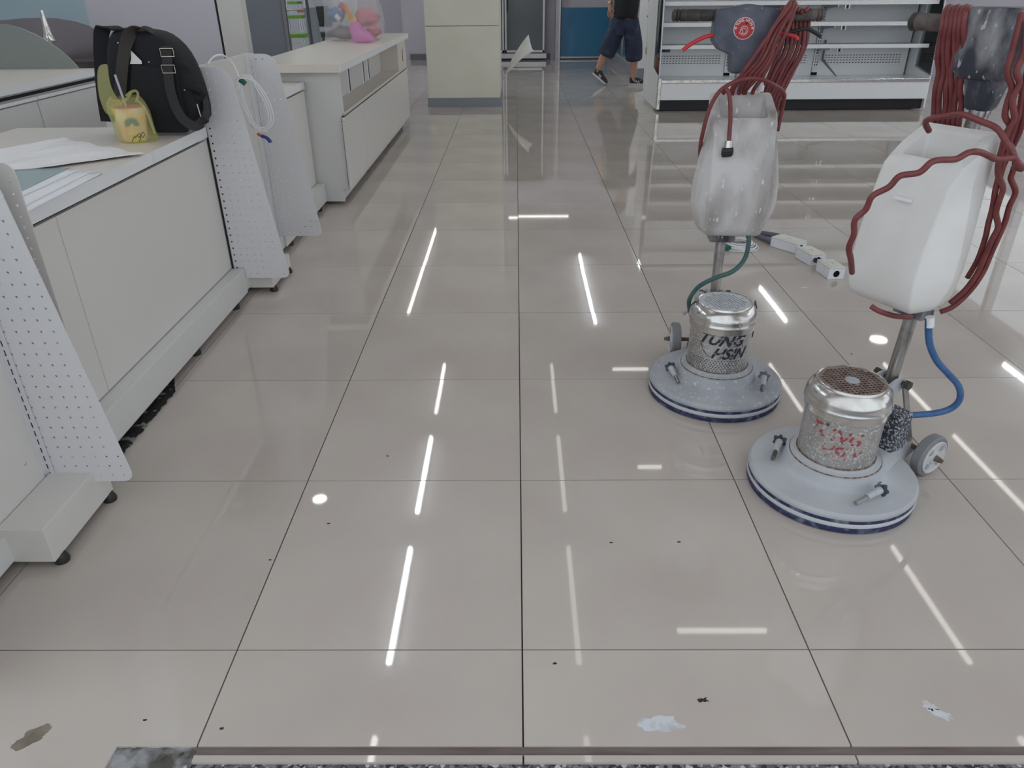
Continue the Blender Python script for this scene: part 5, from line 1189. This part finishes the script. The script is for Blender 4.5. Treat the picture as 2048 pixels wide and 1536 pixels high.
E_ = [(0, 1), (1, 2), (2, 3), (3, 4), (4, 5), (5, 6), (6, 7), (0, 8), (8, 9), (9, 10), (10, 11), (11, 12), (12, 13), (0, 14), (14, 15), (15, 16), (16, 17), (17, 18), (18, 19), (3, 20), (20, 21), (21, 22), (22, 23), (23, 24), (3, 25), (25, 26), (26, 27), (27, 28), (28, 29)]
def fingers(base, sx, V, E_, i0):
    # four fingers and a thumb, slightly curled
    for k, (dx, dy, ln) in enumerate(((-0.026, 0.0, 0.072), (-0.009, 0.0, 0.082), (0.009, 0.0, 0.078), (0.025, 0.0, 0.062))):
        a = len(V); b = Vector(base)+Vector((dx, dy, -0.03))
        V += [(b.x, b.y, b.z, 0.0095), (b.x+dx*0.4+sx*0.01, b.y+0.004, b.z-ln*0.5, 0.0088), (b.x+dx*0.5+sx*0.028, b.y+0.012, b.z-ln*0.92, 0.0075)]
        E_ += [(i0, a), (a, a+1), (a+1, a+2)]
    a = len(V); b = Vector(base)
    V += [(b.x+0.038*sx, b.y-0.01, b.z-0.005, 0.0105), (b.x+0.052*sx, b.y-0.014, b.z-0.038, 0.009)]; E_ += [(i0, a), (a, a+1)]
fingers((1.215, 9.625, 0.925), 1, V, E_, 24); fingers((1.75, 9.54, 0.925), -1, V, E_, 29)
skin_mesh('body', V, E_, 'skin', ps, 0, 2)
V = [(1.42, 9.68, 0.80, (0.215, 0.165)), (1.42, 9.68, 0.93, (0.205, 0.160)), (1.335, 9.69, 0.68, 0.150), (1.265, 9.695, 0.54, 0.132), (1.215, 9.70, 0.42, 0.122), (1.185, 9.70, 0.345, 0.122), (1.515, 9.665, 0.68, 0.150), (1.55, 9.65, 0.52, 0.132), (1.565, 9.645, 0.36, 0.122), (1.570, 9.645, 0.285, 0.122)]
skin_mesh('shorts', V, [(1, 0), (0, 2), (2, 3), (3, 4), (4, 5), (0, 6), (6, 7), (7, 8), (8, 9)], 'denim', ps, 0, 2)
V = [(1.43, 9.68, 1.02, (0.225, 0.175)), (1.42, 9.68, 0.82, (0.228, 0.180)), (1.45, 9.68, 1.20, (0.225, 0.175)), (1.46, 9.68, 1.34, (0.190, 0.150)), (1.47, 9.68, 1.43, 0.085), (1.285, 9.68, 1.36, 0.088), (1.225, 9.68, 1.22, 0.082), (1.635, 9.68, 1.36, 0.088), (1.70, 9.665, 1.20, 0.082)]
skin_mesh('t_shirt', V, [(1, 0), (0, 2), (2, 3), (3, 4), (3, 5), (5, 6), (3, 7), (7, 8)], 'tshirt', ps, 0, 2)
MB().obox((1.44, 9.528, 0.815), ((1, 0, 0), (0, 1, 0), (0, 0, 1)), (0.035, 0.006, 0.016)).build('belt_patch', 'belt_brown', ps, bevel=0.003)
for x, z, dx in ((1.345, 0.68, 0.0), (1.50, 0.68, 0.0)):
    MB().obox((x, 9.545, z), ((1, 0, 0), (0, 1, 0.1), (0, -0.1, 1)), (0.055, 0.012, 0.058)).build('back_pocket', 'denim', ps, bevel=0.006)
MB().tube([(1.187, 9.61, 1.00), (1.205, 9.60, 1.002), (1.225, 9.61, 1.00), (1.232, 9.64, 0.998), (1.21, 9.665, 0.998), (1.185, 9.65, 0.998)], 0.008, 8, 3, closed=True).build('wrist_watch', 'chrome', ps, smooth=60)
# head: hair cap, ears, face towards the right
rs = []
MB().lathe([(0.0, 0.118), (0.05, 0.108), (0.078, 0.082), (0.090, 0.045), (0.092, 0.01), (0.086, -0.02), (0.070, -0.03)], 28, (1.503, 9.685, 1.622), (-0.35, -0.1, 1)).build('hair', 'hair', ps, smooth=180)
for s_ in (-1, 1):
    MB().lathe([(0.004, -0.006), (0.018, -0.003), (0.020, 0.004), (0.010, 0.008)], 14, (1.50, 9.685+s_*0.088, 1.605), (0, s_, 0)).build('ear', 'skin', ps, smooth=180)
    MB().lathe([(0.001, 0.0), (0.008, 0.003), (0.010, 0.008)], 12, (1.598, 9.685+s_*0.030, 1.622), (-1, 0, 0)).build('eye', 'ink', ps, smooth=180)
MB().tube([(1.578, 9.685, 1.640), (1.600, 9.685, 1.610), (1.610, 9.685, 1.594), (1.590, 9.685, 1.588)], lambda t_: 0.008+0.006*t_, 8, 3).build('nose', 'skin', ps, smooth=180)
MB().tube([(1.577, 9.655, 1.562), (1.588, 9.685, 1.560), (1.577, 9.715, 1.562)], 0.006, 8, 3).build('mouth', 'pkg_pink', ps, smooth=180)
# sneakers: trailing shoe up on its toe, leading shoe flat
def sneaker(heel, toe, up, nm='sneaker'):
    heel, toe, up = Vector(heel), Vector(toe), Vector(up).normalized(); d = (toe-heel); L_ = d.length; d.normalize(); up = (up-d*up.dot(d)).normalized(); s_ = d.cross(up)
    outl = [(0, 0.028), (0.04, 0.036), (0.30, 0.036), (0.62, 0.046), (0.85, 0.042), (0.97, 0.022), (1.0, 0.0)]
    full_ = [(u*L_, v) for u, v in outl]+[(u*L_, -v) for u, v in reversed(outl[:-1])]
    so_ = MB().rings([[heel+d*u+s_*v*k for u, v in full_] for k in (0.94,)]+[[heel+d*u+s_*v*k+up*h for u, v in full_] for k, h in ((1.0, 0.008), (1.0, 0.026))]).build('sneaker_sole', 'shoe_white', ps, smooth=40)
    rs = []
    for h, k, f in ((0.024, 0.98, 1.0), (0.040, 0.95, 0.985), (0.056, 0.86, 0.90), (0.070, 0.80, 0.66), (0.085, 0.85, 0.50), (0.095, 0.80, 0.44)):
        rs.append([heel+d*(u*f+0.004)+s_*v*k*(0.9 if f < 0.7 else 1)+up*(h) for u, v in full_])
    MB().rings(rs).build(nm, 'shoe_black', so_, smooth=50)
    MB().prism([(0.02, -0.036), (0.06, -0.038), (0.06, 0.038), (0.02, 0.036)], lambda u, v: heel+d*u*0+d*(0.01+u*0.1)+s_*v*0.5+up*0.001-up*0.004, lambda u, v: heel+d*(0.01+u*0.1)+s_*v*0.5+up*0.0).build('heel_tread', 'shoe_black', so_)
    for k in range(3):
        for sd in (-1, 1):
            MB().bar(heel+d*L_*(0.42+0.09*k)+s_*sd*0.0405+up*0.028, heel+d*L_*(0.36+0.09*k)+s_*sd*0.034+up*0.062, 0.010, 0.006, d).build('side_stripe', 'shoe_white', so_)
sneaker((1.030, 9.735, 0.145), (1.215, 9.69, 0.006), (0.55, -0.25, 0.8)); sneaker((1.525, 9.665, 0.0), (1.795, 9.63, 0.0), (0, 0, 1))
